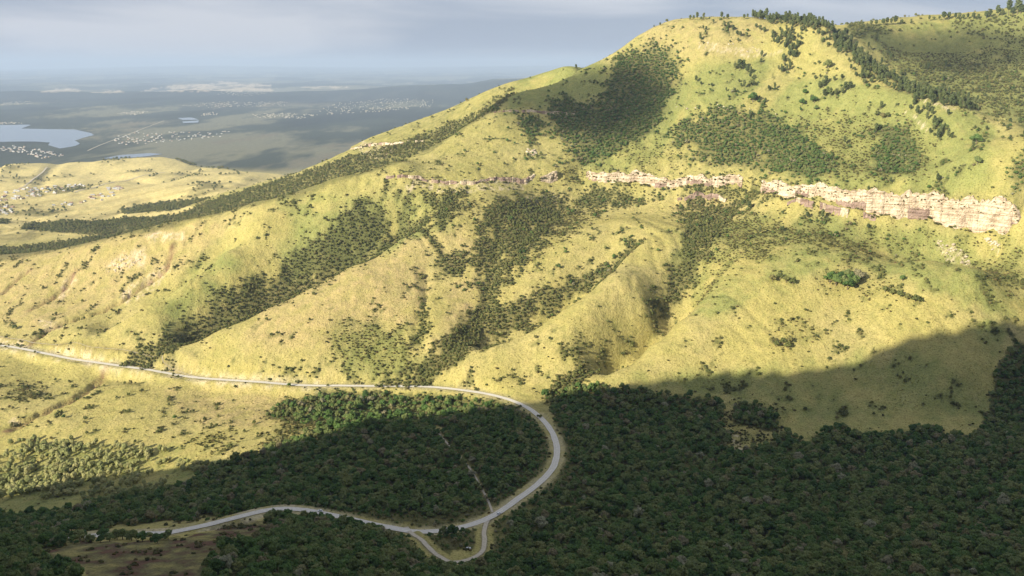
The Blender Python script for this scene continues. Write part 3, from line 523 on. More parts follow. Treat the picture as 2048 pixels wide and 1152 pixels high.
M_DIRT, n, l, b = mat('dirt_track', rough=.95); g = n.new('ShaderNodeNewGeometry'); t = noise(n, l, .5, 6, .7, g.outputs['Position']); r = ramp(n, [(.25, (.34, .29, .21)), (.5, (.54, .47, .35)), (.8, (.64, .57, .44))]); l.new(t.outputs['Fac'], r.inputs['Fac']); l.new(r.outputs['Color'], b.inputs['Base Color'])
def rockmat(name, stops, streak):
    m, n, l, b = mat(name, rough=.95, spec=.1); g = n.new('ShaderNodeNewGeometry')
    def mp_(sc):
        q = n.new('ShaderNodeMapping'); q.inputs['Scale'].default_value = sc; l.new(g.outputs['Position'], q.inputs['Vector']); return q.outputs['Vector']
    t = noise(n, l, .09, 6, .7, g.outputs['Position']); r = ramp(n, stops); l.new(t.outputs['Fac'], r.inputs['Fac'])
    t2 = noise(n, l, .8, 5, .7, mp_((1, 1, .25))); r2 = ramp(n, [(.32, (streak, streak * .92, streak * .86)), (.47, (1, 1, 1))]); l.new(t2.outputs['Fac'], r2.inputs['Fac'])
    t3 = noise(n, l, .55, 3, .6, mp_((.06, .06, 1))); r3 = ramp(n, [(.38, (.66, .60, .55)), (.50, (1, 1, 1)), (.62, (1.08, 1.06, 1.02))]); l.new(t3.outputs['Fac'], r3.inputs['Fac'])
    t4 = noise(n, l, .35, 5, .75, g.outputs['Position']); r4 = ramp(n, [(.56, (0, 0, 0)), (.66, (1, 1, 1))]); l.new(t4.outputs['Fac'], r4.inputs['Fac'])
    c = mult(n, l, r.outputs['Color'], r2.outputs['Color']); c = mult(n, l, c, r3.outputs['Color'])
    ms = n.new('ShaderNodeMix'); ms.data_type = 'RGBA'; l.new(r4.outputs['Color'], ms.inputs['Factor']); l.new(c, ms.inputs['A']); ms.inputs['B'].default_value = (.24, .22, .09, 1); l.new(ms.outputs['Result'], b.inputs['Base Color'])
    bp = n.new('ShaderNodeBump'); bp.inputs['Strength'].default_value = .8; bp.inputs['Distance'].default_value = 1.2; l.new(t2.outputs['Fac'], bp.inputs['Height']); l.new(bp.outputs['Normal'], b.inputs['Normal'])
    return m
M_CREAM = rockmat('cream_sandstone', [(.30, (.33, .25, .19)), (.44, (.50, .405, .30)), (.60, (.68, .58, .445)), (.74, (.46, .36, .285))], .6)
M_PURP = rockmat('purple_shale', [(.25, (.20, .145, .125)), (.5, (.31, .225, .19)), (.72, (.44, .33, .26)), (.85, (.60, .50, .38))], .6)
M_BOULD = rockmat('boulder_stone', [(.25, (.40, .34, .26)), (.6, (.62, .55, .43))], .55)
M_WATER, n, l, b = mat('water', (.10, .13, .16), .12, .5)
t = noise(n, l, .05, 3, .5); bp = n.new('ShaderNodeBump'); bp.inputs['Strength'].default_value = .15; bp.inputs['Distance'].default_value = .3; l.new(t.outputs['Fac'], bp.inputs['Height']); l.new(bp.outputs['Normal'], b.inputs['Normal'])

# ------------------------------------------------------------------ ground sheets
def grid_mesh(name, X, Y, Z, mat, col=None):
    nr, nc = X.shape; co = np.empty((nr * nc, 3), np.float32); co[:, 0] = X.ravel(); co[:, 1] = Y.ravel(); co[:, 2] = Z.ravel()
    idx = np.arange(nr * nc).reshape(nr, nc); q = np.stack([idx[:-1, :-1], idx[:-1, 1:], idx[1:, 1:], idx[1:, :-1]], -1).reshape(-1, 4)
    me = bpy.data.meshes.new(name); me.vertices.add(nr * nc); me.vertices.foreach_set('co', co.ravel())
    me.loops.add(q.size); me.loops.foreach_set('vertex_index', q.ravel().astype(np.int32)); me.polygons.add(len(q))
    me.polygons.foreach_set('loop_start', np.arange(0, q.size, 4, dtype=np.int32)); me.update(calc_edges=True)
    me.polygons.foreach_set('use_smooth', np.ones(len(q), bool)); me.materials.append(mat)
    if col is not None:
        ca_ = me.color_attributes.new('cover', 'FLOAT_COLOR', 'POINT'); full = np.ones((nr * nc, 4), np.float32); full[:, :3] = col.reshape(-1, 3); ca_.data.foreach_set('color', full.ravel())
    return me
link('ground', grid_mesh('ground', X, Y, Z, M_GROUND, C), kind='structure', label='grassy mountain slopes, valley floor and far plain', cat='ground')
HC = np.zeros(HX.shape + (3,), np.float32); HC[:] = (.13, .14, .055); HC = mix(HC, (.06, .07, .03), np.clip(.5 + fbm(HX, HY, 80, 3), 0, 1))
link('hill', grid_mesh('hill', HX, HY, HZ, M_GROUND, HC), kind='structure', label='mountain shoulder behind the viewpoint, out of frame', cat='hill')
# lake
lv = []
for u, v in LAKE:
    a_, r_ = rr(u, v); y_ = -519.4 / r_; lv.append((a_ * y_, y_, -519.4))
mesh_obj('lake', lv, [tuple(range(len(lv)))], M_WATER, kind='structure', label='pale blue reservoir at the far left', cat='lake')
pv = []
for px_ in ([(205, 317), (240, 310), (300, 306), (325, 308), (290, 313), (240, 317)], [(355, 236), (382, 235), (398, 239), (366, 240)], [(365, 243), (398, 241), (396, 245), (366, 246)]):
    vv_ = []
    for u, v in px_:
        a_, r_ = rr(u, v); y_ = -518.5 / r_; z_ = max(-518.5, float(samp(Z, a_ * y_, y_)) + 2); vv_.append((a_ * z_ / r_, z_ / r_, z_))
    pv.append(vv_)
for vv_, lb in zip(pv, ('narrow pale pond behind the yellow hill crest', 'upper of two thin pale ponds on the plain', 'lower of two thin pale ponds on the plain')):
    mesh_obj('pond', vv_, [tuple(range(len(vv_)))], M_WATER, kind='structure', label=lb, cat='pond')
# roads
def ribbon(name, ln, half, lift, mt, parent=None, offset=0.0, kind=None, label=None, cat=None, wob=.0):
    tg = np.gradient(ln[:, :2], axis=0); tg /= np.linalg.norm(tg, axis=1)[:, None]; nn = np.c_[-tg[:, 1], tg[:, 0]]; v = []; f = []
    for i, p in enumerate(ln):
        w1 = half + wob * float(gnoise(np.array(i * .37), np.array(2.0))); w2 = half + wob * float(gnoise(np.array(i * .41), np.array(7.0)))
        for s_ in (offset + w1, offset - w2): v.append((p[0] + nn[i, 0] * s_, p[1] + nn[i, 1] * s_, p[2] + lift))
        if i: f.append((2 * i - 2, 2 * i - 1, 2 * i + 1, 2 * i))
    return mesh_obj(name, v, f, mt, parent, kind=kind, label=label, cat=cat)
rd = ribbon('road', RM, 3.1, .06, M_ROAD, kind='structure', label='pale gravel road curving through the forest and along the foot of the slope', cat='road', wob=.5)
for of in (-1.4, 1.3): ribbon('wheel_track', RM, .6, .075, M_WHEEL, rd, of, wob=.35)
ribbon('side_road', SD, 1.7, .08, M_DIRT, kind='structure', label='narrow dirt loop below the road junction', cat='track', wob=.6)
ribbon('forest_track', TK, .9, .08, M_DIRT, kind='structure', label='thin straight track running uphill through the forest', cat='track', wob=.5)

for ln_, hw, lb in ((OT, 1.0, 'short curved farm track on the grass above the road'), (OT2, 1.1, 'old earth track running above the road at the left')):
    q_ = ln_.copy(); q_[:, 2] = gz(q_[:, 0], q_[:, 1]) + .25; ribbon('farm_track', q_, hw, .12, M_DIRT, kind='structure', label=lb, cat='track', wob=.5)
# ------------------------------------------------------------------ cliffs: jointed rock columns, each its own piece
def cliff(name, ln, label, h_scale, tone, kids, colw, gap=.2):
    root = link(name, None, label=label, cat='cliff', kind='structure')
    mid = ln[len(ln) // 2]; root.location = (mid[0], mid[1], float(gz(mid[0], mid[1])))
    al = np.r_[0, np.cumsum(np.linalg.norm(np.diff(ln[:, :2], axis=0), axis=1))]; L = al[-1]
    tg = np.gradient(ln[:, :2], axis=0); tg /= np.linalg.norm(tg, axis=1)[:, None]; dn = np.c_[tg[:, 1], -tg[:, 0]]     # downhill side
    rng = np.random.default_rng(len(name) + int(L)); s = 2.0; k = 0; name_main = label.startswith('long')
    while s < L - 3 and k < kids:
        w = min(colw * rng.choice([.5, .8, 1.2, 1.9, 2.8]) * rng.uniform(.8, 1.25), L - s); e = s + w
        if rng.random() < (gap if s / L < .5 else .03): s = e; continue
        na = max(3, int(w / 1.5) + 1); sv = np.linspace(s + .12, e - .12, na)
        prot = rng.uniform(0, .9) * min(1, colw / 7); taper = rng.uniform(.0, .25); lean = rng.uniform(-.4, 1.4); sag0 = rng.uniform(0, 1.0) ** 4 * 4.0 * h_scale; purple_foot = tone(min(.999, s / L), rng)
        P = []; nt = 0
        for q, sa in enumerate(sv):
            x = np.interp(sa, al, ln[:, 0]); y = np.interp(sa, al, ln[:, 1]); ox = np.interp(sa, al, dn[:, 0]); oy = np.interp(sa, al, dn[:, 1])
            zt = float(gz(x - ox * 3.5, y - oy * 3.5)) + .1 - sag0 - 1.3 * abs(float(gnoise(np.array(sa / 11.), np.array(1.7)))); zb = float(gz(x + ox * 4.5, y + oy * 4.5)) - 2.0
            H = zt - zb
            if H < 2.5: zt = zb + 2.5; H = 2.5
            nt = nt or max(5, min(26, int(H / 1.7)))
            edge = abs(q / (na - 1) - .5) * 2; round_ = -.45 * edge ** 8
            col = []
            for t in np.linspace(0, 1, nt):
                za = zb + H * t; bed = za / 5.2 + .25 * float(gnoise(np.array(sa / 40.), np.array(4.4))); fr_ = bed - math.floor(bed)
                ledge = 1.1 * (1 - fr_) ** 3 + .55 * (zt - za) / 6.0
                off = 1.2 + prot * (1 - taper * t) + round_ + .5 * lean * (1 - t) + ledge + .8 * float(gnoise(np.array(sa / 7.6), np.array(t * H / 9.0))) + .45 * float(gnoise(np.array(sa / 2.3), np.array(t * H / 3.0)))
                col.append((x + ox * off, y + oy * off, zb + H * t))
            col.append((x + ox * (.3 + .3 * prot), y + oy * (.3 + .3 * prot), zt + .35 + .3 * float(gnoise(np.array(sa / 2.), np.array(3.3))))); col.append((x - ox * 4.2, y - oy * 4.2, zt - .6))
            P.append(col)
        m_ = len(P[0]); vs_ = [Vector(p) - root.location for c_ in P for p in c_]
        # returns on both sides so the joint between two columns is a real recess
        for c_, sgn in ((P[0], 0), (P[-1], 1)):
            for p in c_:
                i_ = s + .12 if sgn == 0 else e - .12; ox = np.interp(i_, al, dn[:, 0]); oy = np.interp(i_, al, dn[:, 1]); vs_.append(Vector((p[0] - ox * 3.2, p[1] - oy * 3.2, p[2] - .2)) - root.location)
        fs = [(a * m_ + b_, (a + 1) * m_ + b_, (a + 1) * m_ + b_ + 1, a * m_ + b_ + 1) for a in range(na - 1) for b_ in range(m_ - 1)]
        o1 = na * m_; o2 = o1 + m_; lc = (na - 1) * m_
        fs += [(o1 + b_, b_, b_ + 1, o1 + b_ + 1) for b_ in range(m_ - 1)] + [(lc + b_, o2 + b_, o2 + b_ + 1, lc + b_ + 1) for b_ in range(m_ - 1)]
        oc = mesh_obj('rock_column', vs_, fs, M_CREAM, root); oc.data.materials.append(M_PURP)
        if purple_foot:
            lim = rng.uniform(.35, .6) if name_main else 2.0; zf = zb + (zt - zb) * lim - root.location.z
            for f in oc.data.polygons:
                if f.center.z < zf + rng.uniform(-2, 2): f.material_index = 1
        s = e; k += 1
    return root
CLD = dict(CL)
cliff('cliff', CLD['main'], 'long cream sandstone cliff band across the mountain face', 1.0, lambda q, r: (.5 < q < .86 and r.random() < .6) or q > .975 or r.random() < .2, 140, 12.0, .08)
cliff('cliff', CLD['lower'], 'lower purple-brown rock step beneath the pale cliff', .6, lambda q, r: r.random() < .85, 40, 6.0)
cliff('cliff', CLD['purple'], 'short purple shale outcrop below the middle of the cliff band', .6, lambda q, r: q < .72, 30, 5.0)
cliff('cliff', CLD['upper'], 'thin pinkish rock ledge beside dark upper forest', .4, lambda q, r: r.random() < .35, 40, 5.0)
cliff('cliff', CLD['shoulder'], 'broken brown rock outcrops at the left end of the cliff band', .5, lambda q, r: r.random() < .6, 70, 5.0)
cliff('cliff', CLD['ridge'], 'pale rock outcrop on the far wooded spur', .5, lambda q, r: r.random() < .2, 40, 7.0)

CLIFF_LINES = CL
# ------------------------------------------------------------------ plants: prototypes
_ico = {}
def ico(sub):
    if sub not in _ico:
        bm = bmesh.new(); bmesh.ops.create_icosphere(bm, subdivisions=sub, radius=1.0); _ico[sub] = (np.array([v.co[:] for v in bm.verts]), [tuple(v.index for v in f.verts) for f in bm.faces]); bm.free()
    return _ico[sub]
def blob_mesh(name, lobes, sub, leaves, lsize, mt, seed, squash=.85, rough=.3):
    """crown: overlapping ragged leaf masses with leaf sprays standing off their surface"""
    r = np.random.default_rng(seed); V_, F_ = [], []; bv, bf = ico(sub); base = 0
    for (cx, cy, cz, rad) in lobes:
        v = bv * (1 + rough * r.uniform(-1, 1, len(bv)))[:, None] * rad * np.array([1, 1, squash]) + np.array([cx, cy, cz]); V_.append(v); F_ += [tuple(i + base for i in f) for f in bf]; base += len(v)
    LB = np.array(lobes); pr = LB[:, 3] ** 2; pr = pr / pr.sum()
    for _ in range(leaves):
        cx, cy, cz, rad = LB[r.choice(len(LB), p=pr)]; d = r.normal(size=3); d[2] = d[2] * .8 + .35; d /= np.linalg.norm(d); c = np.array([cx, cy, cz]) + d * rad * r.uniform(.85, 1.18) * np.array([1, 1, squash])
        t = np.cross(d, r.normal(size=3)); t /= np.linalg.norm(t) + 1e-9; b2 = np.cross(d, t); s_ = lsize * r.uniform(.6, 1.5); tilt = d * s_ * r.uniform(-.5, .5)
        V_.append(np.array([c - t * s_ * .6 + tilt, c - b2 * s_, c + t * s_ * .6 - tilt, c + b2 * s_])); F_.append((base, base + 1, base + 2, base + 3)); base += 4
    me = bpy.data.meshes.new(name); me.from_pydata(np.vstack(V_).tolist(), [], F_); me.update(); me.materials.append(mt); return me
def trunk_mesh(name, h, r0, seed, limbs=4, top=.5, lean=.06):
    r = np.random.default_rng(seed); V_, F_ = [], []
    def tube(p, q, a, b_, n=6):
        p = Vector(p); q = Vector(q); d = (q - p).normalized(); x = d.orthogonal().normalized(); y = d.cross(x); o = len(V_)
        for c_, rad in ((p, a), (q, b_)):
            for k in range(n): V_.append(c_ + (x * math.cos(2 * math.pi * k / n) + y * math.sin(2 * math.pi * k / n)) * rad)
        for k in range(n): F_.append((o + k, o + (k + 1) % n, o + n + (k + 1) % n, o + n + k))
    lx, ly = r.normal(0, lean * h, 2); m = Vector((lx * .5, ly * .5, h * .5)); tube((0, 0, -.6), m, r0 * 1.25, r0 * .75); tube(m, (lx, ly, h), r0 * .75, r0 * .25)
    for k in range(limbs):
        t = r.uniform(.35, .8); a = r.uniform(0, 6.28); st = Vector((lx * t, ly * t, h * t)); tube(st, st + Vector((math.cos(a), math.sin(a), .8)) * h * r.uniform(.18, .3), r0 * .4, r0 * .12, 5)
    me = bpy.data.meshes.new(name); me.from_pydata([tuple(v) for v in V_], [], F_); me.update(); me.materials.append(M_BARK); return me
def broad(seed, mt, name):
    r = np.random.default_rng(seed); lb = [(0, 0, 5.4, 2.4)]
    n_ = r.integers(9, 14)
    for k in range(n_):
        a = 6.283 * k / n_ + r.uniform(-.4, .4); q = r.uniform(1.4, 3.1); lb.append((q * math.cos(a), q * math.sin(a), r.uniform(3.6, 5.6) + .5 * (3 - q), r.uniform(1.0, 1.75)))
    for k in range(4): lb.append((r.normal(0, 1.1), r.normal(0, 1.1), r.uniform(6.3, 7.6), r.uniform(.9, 1.5)))
    return blob_mesh(name + '_crown', lb, 1, 300, .42, mt, seed), trunk_mesh(name + '_trunk', 5.6, .28, seed)
def pine(seed, mt, name, tall=1.0):
    r = np.random.default_rng(seed); lb = []; H = 14.0 * tall; n_ = 15
    for k in range(n_):
        t = k / (n_ - 1); z = H * (.38 + .60 * t); rad = (2.6 * math.sin(math.pi * (.12 + .70 * t)) ** .8 + .25) ; a = k * 2.4 + r.uniform(-.5, .5); q = rad * .62
        lb.append((q * math.cos(a), q * math.sin(a), z, rad * r.uniform(.50, .72)))
        if k % 2: lb.append((-q * .8 * math.cos(a), -q * .8 * math.sin(a), z - .3, rad * r.uniform(.42, .6)))
    lb.append((0, 0, H * .97, 1.1))
    return blob_mesh(name + '_crown', lb, 1, 260, .38, mt, seed, squash=.8, rough=.34), trunk_mesh(name + '_trunk', H * .93, .26, seed, limbs=5, lean=.012)
def shrub(seed, mt, name):
    r = np.random.default_rng(seed); lb = [(0, 0, .55, .7)]
    for k in range(6):
        a = r.uniform(0, 6.28); q = r.uniform(.3, .9); lb.append((q * math.cos(a), q * math.sin(a), r.uniform(.35, .85), r.uniform(.3, .55)))
    return blob_mesh(name, lb, 1, 70, .16, mt, seed)
def tuft(seed, mt, name):
    r = np.random.default_rng(seed); lb = [(0, 0, .25, .42), (.35 * r.uniform(-1, 1), .35 * r.uniform(-1, 1), .3, .3)]
    return blob_mesh(name, lb, 1, 10, .2, mt, seed)
PB = [broad(10 + k, M_LEAF, 'forest_tree') for k in range(7)]; PB2 = [broad(40 + k, M_LEAF2, 'slope_tree') for k in range(5)]
PP = [pine(70 + k, M_NEEDLE, 'pine_tree', 1 + .12 * (k - 2)) for k in range(5)]; PL = [pine(90 + k, M_PALE, 'plantation_tree', .62) for k in range(4)]
PS = [shrub(110 + k, M_SHRUB, 'shrub') for k in range(5)]; PT = [tuft(130 + k, M_TUSS, 'tuft') for k in range(4)]
def proto_coll(name, meshes_list):
    c = bpy.data.collections.new(name)
    for k, ms in enumerate(meshes_list):
        ms = ms if isinstance(ms, tuple) else (ms,)
        if len(ms) == 2:      # crown and trunk in one instanced mesh
            me = ms[0].copy(); bm = bmesh.new(); bm.from_mesh(me); nb = len(bm.faces); bm.from_mesh(ms[1]); me.materials.append(M_BARK)
            bm.faces.ensure_lookup_table()
            for f in bm.faces[nb:]: f.material_index = 1
            bm.to_mesh(me); bm.free()
        else: me = ms[0]
        o = bpy.data.objects.new('%s_%d' % (name, k), me); c.objects.link(o)
    return c
CO = {'broad': proto_coll('proto_broad', PB), 'dry': proto_coll('proto_dry', PB2), 'pine': proto_coll('proto_pine', PP), 'pale': proto_coll('proto_pale', PL), 'shrub': proto_coll('proto_shrub', PS), 'tuft': proto_coll('proto_tuft', PT)}
def scatter(name, pts, rot, scl, idx, coll, label, cat):
    me = bpy.data.meshes.new(name); me.vertices.add(len(pts)); me.vertices.foreach_set('co', np.asarray(pts, np.float32).ravel())
    for an, ty, dat, key in (('rot', 'FLOAT_VECTOR', rot, 'vector'), ('scl', 'FLOAT_VECTOR', scl, 'vector'), ('pick', 'INT', idx, 'value')):
        at_ = me.attributes.new(an, ty, 'POINT'); at_.data.foreach_set(key, np.asarray(dat, np.int32 if ty == 'INT' else np.float32).ravel())
    o = link(name, me, kind='stuff', label=label, cat=cat)
    ng = bpy.data.node_groups.new(name + '_scatter', 'GeometryNodeTree'); ng.interface.new_socket('Geometry', in_out='INPUT', socket_type='NodeSocketGeometry'); ng.interface.new_socket('Geometry', in_out='OUTPUT', socket_type='NodeSocketGeometry')
    gn, gl = ng.nodes, ng.links; gi = gn.new('NodeGroupInput'); go = gn.new('NodeGroupOutput'); ci = gn.new('GeometryNodeCollectionInfo'); ci.inputs['Collection'].default_value = coll; ci.inputs['Separate Children'].default_value = True; ci.inputs['Reset Children'].default_value = True
    ip = gn.new('GeometryNodeInstanceOnPoints'); ip.inputs['Pick Instance'].default_value = True
    def na(nm, ty):
        q = gn.new('GeometryNodeInputNamedAttribute'); q.data_type = ty; q.inputs['Name'].default_value = nm; return q.outputs['Attribute']
    gl.new(gi.outputs[0], ip.inputs['Points']); gl.new(ci.outputs[0], ip.inputs['Instance']); gl.new(na('pick', 'INT'), ip.inputs['Instance Index'])
    er = gn.new('FunctionNodeEulerToRotation'); gl.new(na('rot', 'FLOAT_VECTOR'), er.inputs[0]); gl.new(er.outputs[0], ip.inputs['Rotation']); gl.new(na('scl', 'FLOAT_VECTOR'), ip.inputs['Scale']); gl.new(ip.outputs[0], go.inputs[0])
    md = o.modifiers.new('scatter', 'NODES'); md.node_group = ng; return o
def candidates(x0, x1, y0, y1, step, seed):
    r = np.random.default_rng(seed); gx, gy = np.meshgrid(np.arange(x0, x1, step), np.arange(y0, y1, step)); x = (gx + r.uniform(-.5, .5, gx.shape) * step).ravel(); y = (gy + r.uniform(-.5, .5, gy.shape) * step).ravel()
    k = (np.abs(x) < .76 * y) & (y > 415); return x[k], y[k], r
def pick(G, x, y, r, mul=1.0):
    p = samp(G, x, y); k = r.random(len(x)) < p * mul; return x[k], y[k]
def sized(n, r, lo, hi, tallness=.25):
    s_ = lo + (hi - lo) * r.beta(2, 2.6, n); return np.c_[s_ * r.uniform(.9, 1.12, n), s_ * r.uniform(.9, 1.12, n), s_ * r.uniform(1 - tallness, 1 + tallness, n)]
def inframe(x, y, z, m=260):
    u, v = to_px(x, y, z); return (u > -m) & (u < 2048 + m) & (v > -120) & (v < 1152 + 300)
def make_tree(name, meshes, loc, rz, sc, label, group=None, cat='tree'):
    e = link(name, None, label=label, cat=cat, group=group); e.location = loc; e.rotation_euler = (0, 0, rz); e.scale = sc; e.empty_display_size = 1
    link('trunk', meshes[1], e); link('crown', meshes[0], e); return e
def plant(key, protos, nproto, name, x, y, scl, r, label, cat, sink=.3, tilt=.05, individuals=0, ind_name=None, ind_label=None, ind_group=None, order=None):
    z = gz(x, y) - sink; k = inframe(x, y, z); x, y, z, scl = x[k], y[k], z[k], scl[k]; n_ = len(x)
    rot = np.c_[r.normal(0, tilt, n_), r.normal(0, tilt, n_), r.uniform(0, 6.283, n_)]; idx = r.integers(0, nproto, n_); rest = np.ones(n_, bool)
    if individuals:
        u, v = to_px(x, y, z + 2); vis = (u > 4) & (u < 2044) & (v > 4) & (v < 1150)
        app = np.where(vis, scl[:, 0] / y, 0); top = np.argsort(-app)[:individuals]; top = top[app[top] > 0]; rest[top] = False
        for q in top:
            lb_ = ind_label(u[q], v[q]) if callable(ind_label) else ind_label
            if isinstance(protos[0], tuple): make_tree(ind_name, protos[idx[q]], (x[q], y[q], z[q]), rot[q, 2], tuple(scl[q]), lb_, ind_group)
            else:
                o = link(ind_name, protos[idx[q]], label=lb_, cat=cat, group=ind_group); o.location = (x[q], y[q], z[q]); o.rotation_euler = tuple(rot[q]); o.scale = tuple(scl[q])
    if rest.any(): scatter(name, np.c_[x, y, z][rest], rot[rest], scl[rest], idx[rest], CO[key], label, cat)
    print(name, n_)
# valley forest
dens_F = M_F * clear_ * (1 - M_BR) * np.clip(1.0 + .3 * n1, .5, 1) * (1 - area([[(540, 770), (1000, 780), (1010, 812), (860, 838), (640, 866), (520, 880)]]) * np.clip(.35 + 1.1 * n2, 0, .85))
x, y, r = candidates(-900, 1000, 415, 1080, 7.6, 1); x, y = pick(dens_F, x, y, r, .9); sa_ = sized(len(x), r, .65, 1.4, .3)
x2, y2, r = candidates(-900, 1000, 415, 1080, 4.6, 31); x2, y2 = pick(dens_F, x2, y2, r, .88); sb_ = sized(len(x2), r, .34, .8, .35)
x = np.r_[x, x2]; y = np.r_[y, y2]; sa_ = np.r_[sa_, sb_] * np.clip((np.minimum(np.minimum(samp(dR, x, y), samp(dS, x, y) - 3), samp(dT, x, y) + 16) - 2) / 20, .36, 1)[:, None]
def zone_forest(u, v):
    if u < 330: return 'broadleaf tree in the nearest forest at the bottom left corner'
    if u < 800: return 'broadleaf tree on the forested knoll right of the brown clearing'
    if u < 1050: return 'broadleaf tree in the nearest forest around the small dirt loop'
    if u < 1400: return 'broadleaf tree in the nearest forest just right of the dirt loop'
    if u < 1750: return 'broadleaf tree in the nearest forest at the bottom, right of centre'
    return 'broadleaf tree in the nearest forest at the bottom right corner'
def zone_pine(u, v):
    if v < 62 and u < 1660: return 'dark pine in the clump on the summit skyline'
    if u < 1640: return 'dark pine in the strip running down the upper grass face'
    if u < 1760: return 'dark pine in the dense upper part of the right ridge belt'
    if v > 202 and u < 1905: return 'dark pine in the slanting row below the right ridge belt'
    return 'dark pine in the lower part of the right ridge belt'
def zone_gully(u, v):
    if u < 700: return 'small tree in the long wooded gully left of the smooth pinkish spur'
    if u < 905: return 'small tree in the thin gully on the flank of the pinkish spur'
    if u < 1095: return 'small tree in the broad wooded ravine at the centre of the slope'
    if u < 1240 and v < 680: return 'small tree in the narrow ravine behind the rounded central spur'
    if v > 680: return 'small tree in the gully mouth above the road bend'
    return 'small tree in the brushy gully below the middle of the cliff'
def zone_shrub(u, v):
    if v > 1000: return 'olive shrub on the brown clearing at the lower left'
    if v > 770: return 'olive shrub at the forest edge near the shadow line' if u > 900 else 'olive shrub in the sunlit grass below the road'
    if u < 560: return 'olive shrub on the left grassy slope above the road'
    if u < 1000: return 'olive shrub on the smooth pinkish spur above the road'
    return 'olive shrub on the grassy slope right of centre'
def zone_young(u, v):
    return 'pale green young tree in the lower, nearer part of the lower left thicket' if v > 948 else ('pale green young tree at the left end of the upper left thicket row' if u < 180 else 'pale green young tree at the right end of the upper left thicket row')
plant('broad', PB, len(PB), 'valley_forest', x, y, sa_, r, 'dense green forest filling the shaded valley', 'forest', individuals=300, ind_name='forest_tree', ind_label=zone_forest, ind_group='nearest trees of the valley forest')
# understorey scrub of the knoll and forest edges
dens_E = np.clip(blur(M_F * clear_, 6), 0, 1) * (1 - M_F * clear_) * .5 + M_BR * np.clip(n2, 0, 1) * .35 * clear_
x, y, r = candidates(-900, 1000, 415, 1080, 3.2, 2); x, y = pick(dens_E * np.clip((dR - 6) / 2, 0, 1) * np.clip((dS - 3) / 2, 0, 1), x, y, r)
plant('shrub', PS, len(PS), 'forest_edge_scrub', x, y, sized(len(x), r, .9, 2.2), r, 'low scrub along the forest edges and brown clearing', 'scrub')
# gully woodland on the lower slopes
dens_G = D_G
x, y, r = candidates(-900, 900, 900, 1500, 3.3, 3); x, y = pick(dens_G, x, y, r)
plant('dry', PB2, len(PB2), 'gully_woodland', x, y, sized(len(x), r, .22, .66), r, 'dark woodland filling the gullies between the grassy spurs', 'woodland', individuals=300, ind_name='gully_tree', ind_label=zone_gully, ind_group='trees in the slope gullies')
# upper mountain woodland
dens_U = D_U * .95
x, y, r = candidates(-100, 1000, 1200, 1800, 3.9, 4); x, y = pick(dens_U, x, y, r)
plant('broad', PB, len(PB), 'upper_woodland', x, y, sized(len(x), r, .3, .82), r, 'dark green forest patches high on the mountain face', 'woodland')
# wooded back spur and low country belts
x, y, r = candidates(-1900, 400, 1650, 2500, 5.6, 5); x, y = pick(soft(M_B, 6, 1.6, .75, -.22), x, y, r)
plant('dry', PB2, len(PB2), 'spur_woodland', x, y, sized(len(x), r, .3, .85), r, 'olive woodland belt behind the left ridge', 'woodland')
x, y, r = candidates(-3000, 0, 2500, 4200, 14, 15); x, y = pick(np.clip(M_B * .9 + low * np.clip(1.6 * fbm(X, Y, 260, 4, .6, 5.0) - .35, 0, 1) * .35, 0, 1), x, y, r)
plant('dry', PB2, len(PB2), 'hedgerow_trees', x, y, sized(len(x), r, .6, 1.4), r, 'scattered bush among the yellow fields', 'bush')
# far right hill
x, y, r = candidates(500, 1700, 1450, 2300, 5.5, 6); x, y = pick(np.clip(M_H * np.clip(.55 + n2, 0, 1) + .03 * (Y > 1550), 0, 1), x, y, r); k = y - .9 * x > 500; 
plant('dry', PB2, len(PB2), 'hillside_bush', x, y, sized(len(x), r, .3, .85), r, 'bush on the dim hillside at the upper right', 'bush')
# scrub on the slopes, then scattered shrubs and tussocks over the grass
notwood = (1 - np.clip(M_F + D_G + D_U + M_P, 0, 1)) * np.clip((dR - 6) / 2, 0, 1)
dens_S = notwood * np.clip(D_S * .85 + .28 * np.clip(blur(M_G + M_U, 30), 0, 1) * (1 - np.clip(D_G + D_U, 0, 1)) * (1 - .8 * face) + .002, 0, 1) * near
x, y, r = candidates(-1000, 1300, 620, 1900, 3.4, 7); x, y = pick(dens_S, x, y, r)
plant('shrub', PS, len(PS), 'slope_scrub', x, y, sized(len(x), r, .6, 2.1), r, 'patches of olive scrub over the grassy slopes', 'scrub', sink=.15, individuals=300, ind_name='shrub', ind_label=zone_shrub, ind_group='shrubs on the grassy slope')
dens_T = notwood * np.clip(.05 + 1.15 * np.clip(fbm(X, Y, 60, 4, .65, 7.0) - .05, 0, 1) + .35 * M_S, 0, 1) * near * (Z > -445) * (1 - .55 * face)
x, y, r = candidates(-1250, 1300, 700, 1950, 3.6, 8); x, y = pick(dens_T, x, y, r, .8)
plant('tuft', PT, len(PT), 'grass_tussocks', x, y, sized(len(x), r, .4, 1.7), r, 'small tussocks and dwarf bushes speckling the yellow grass', 'tussocks', sink=.05)
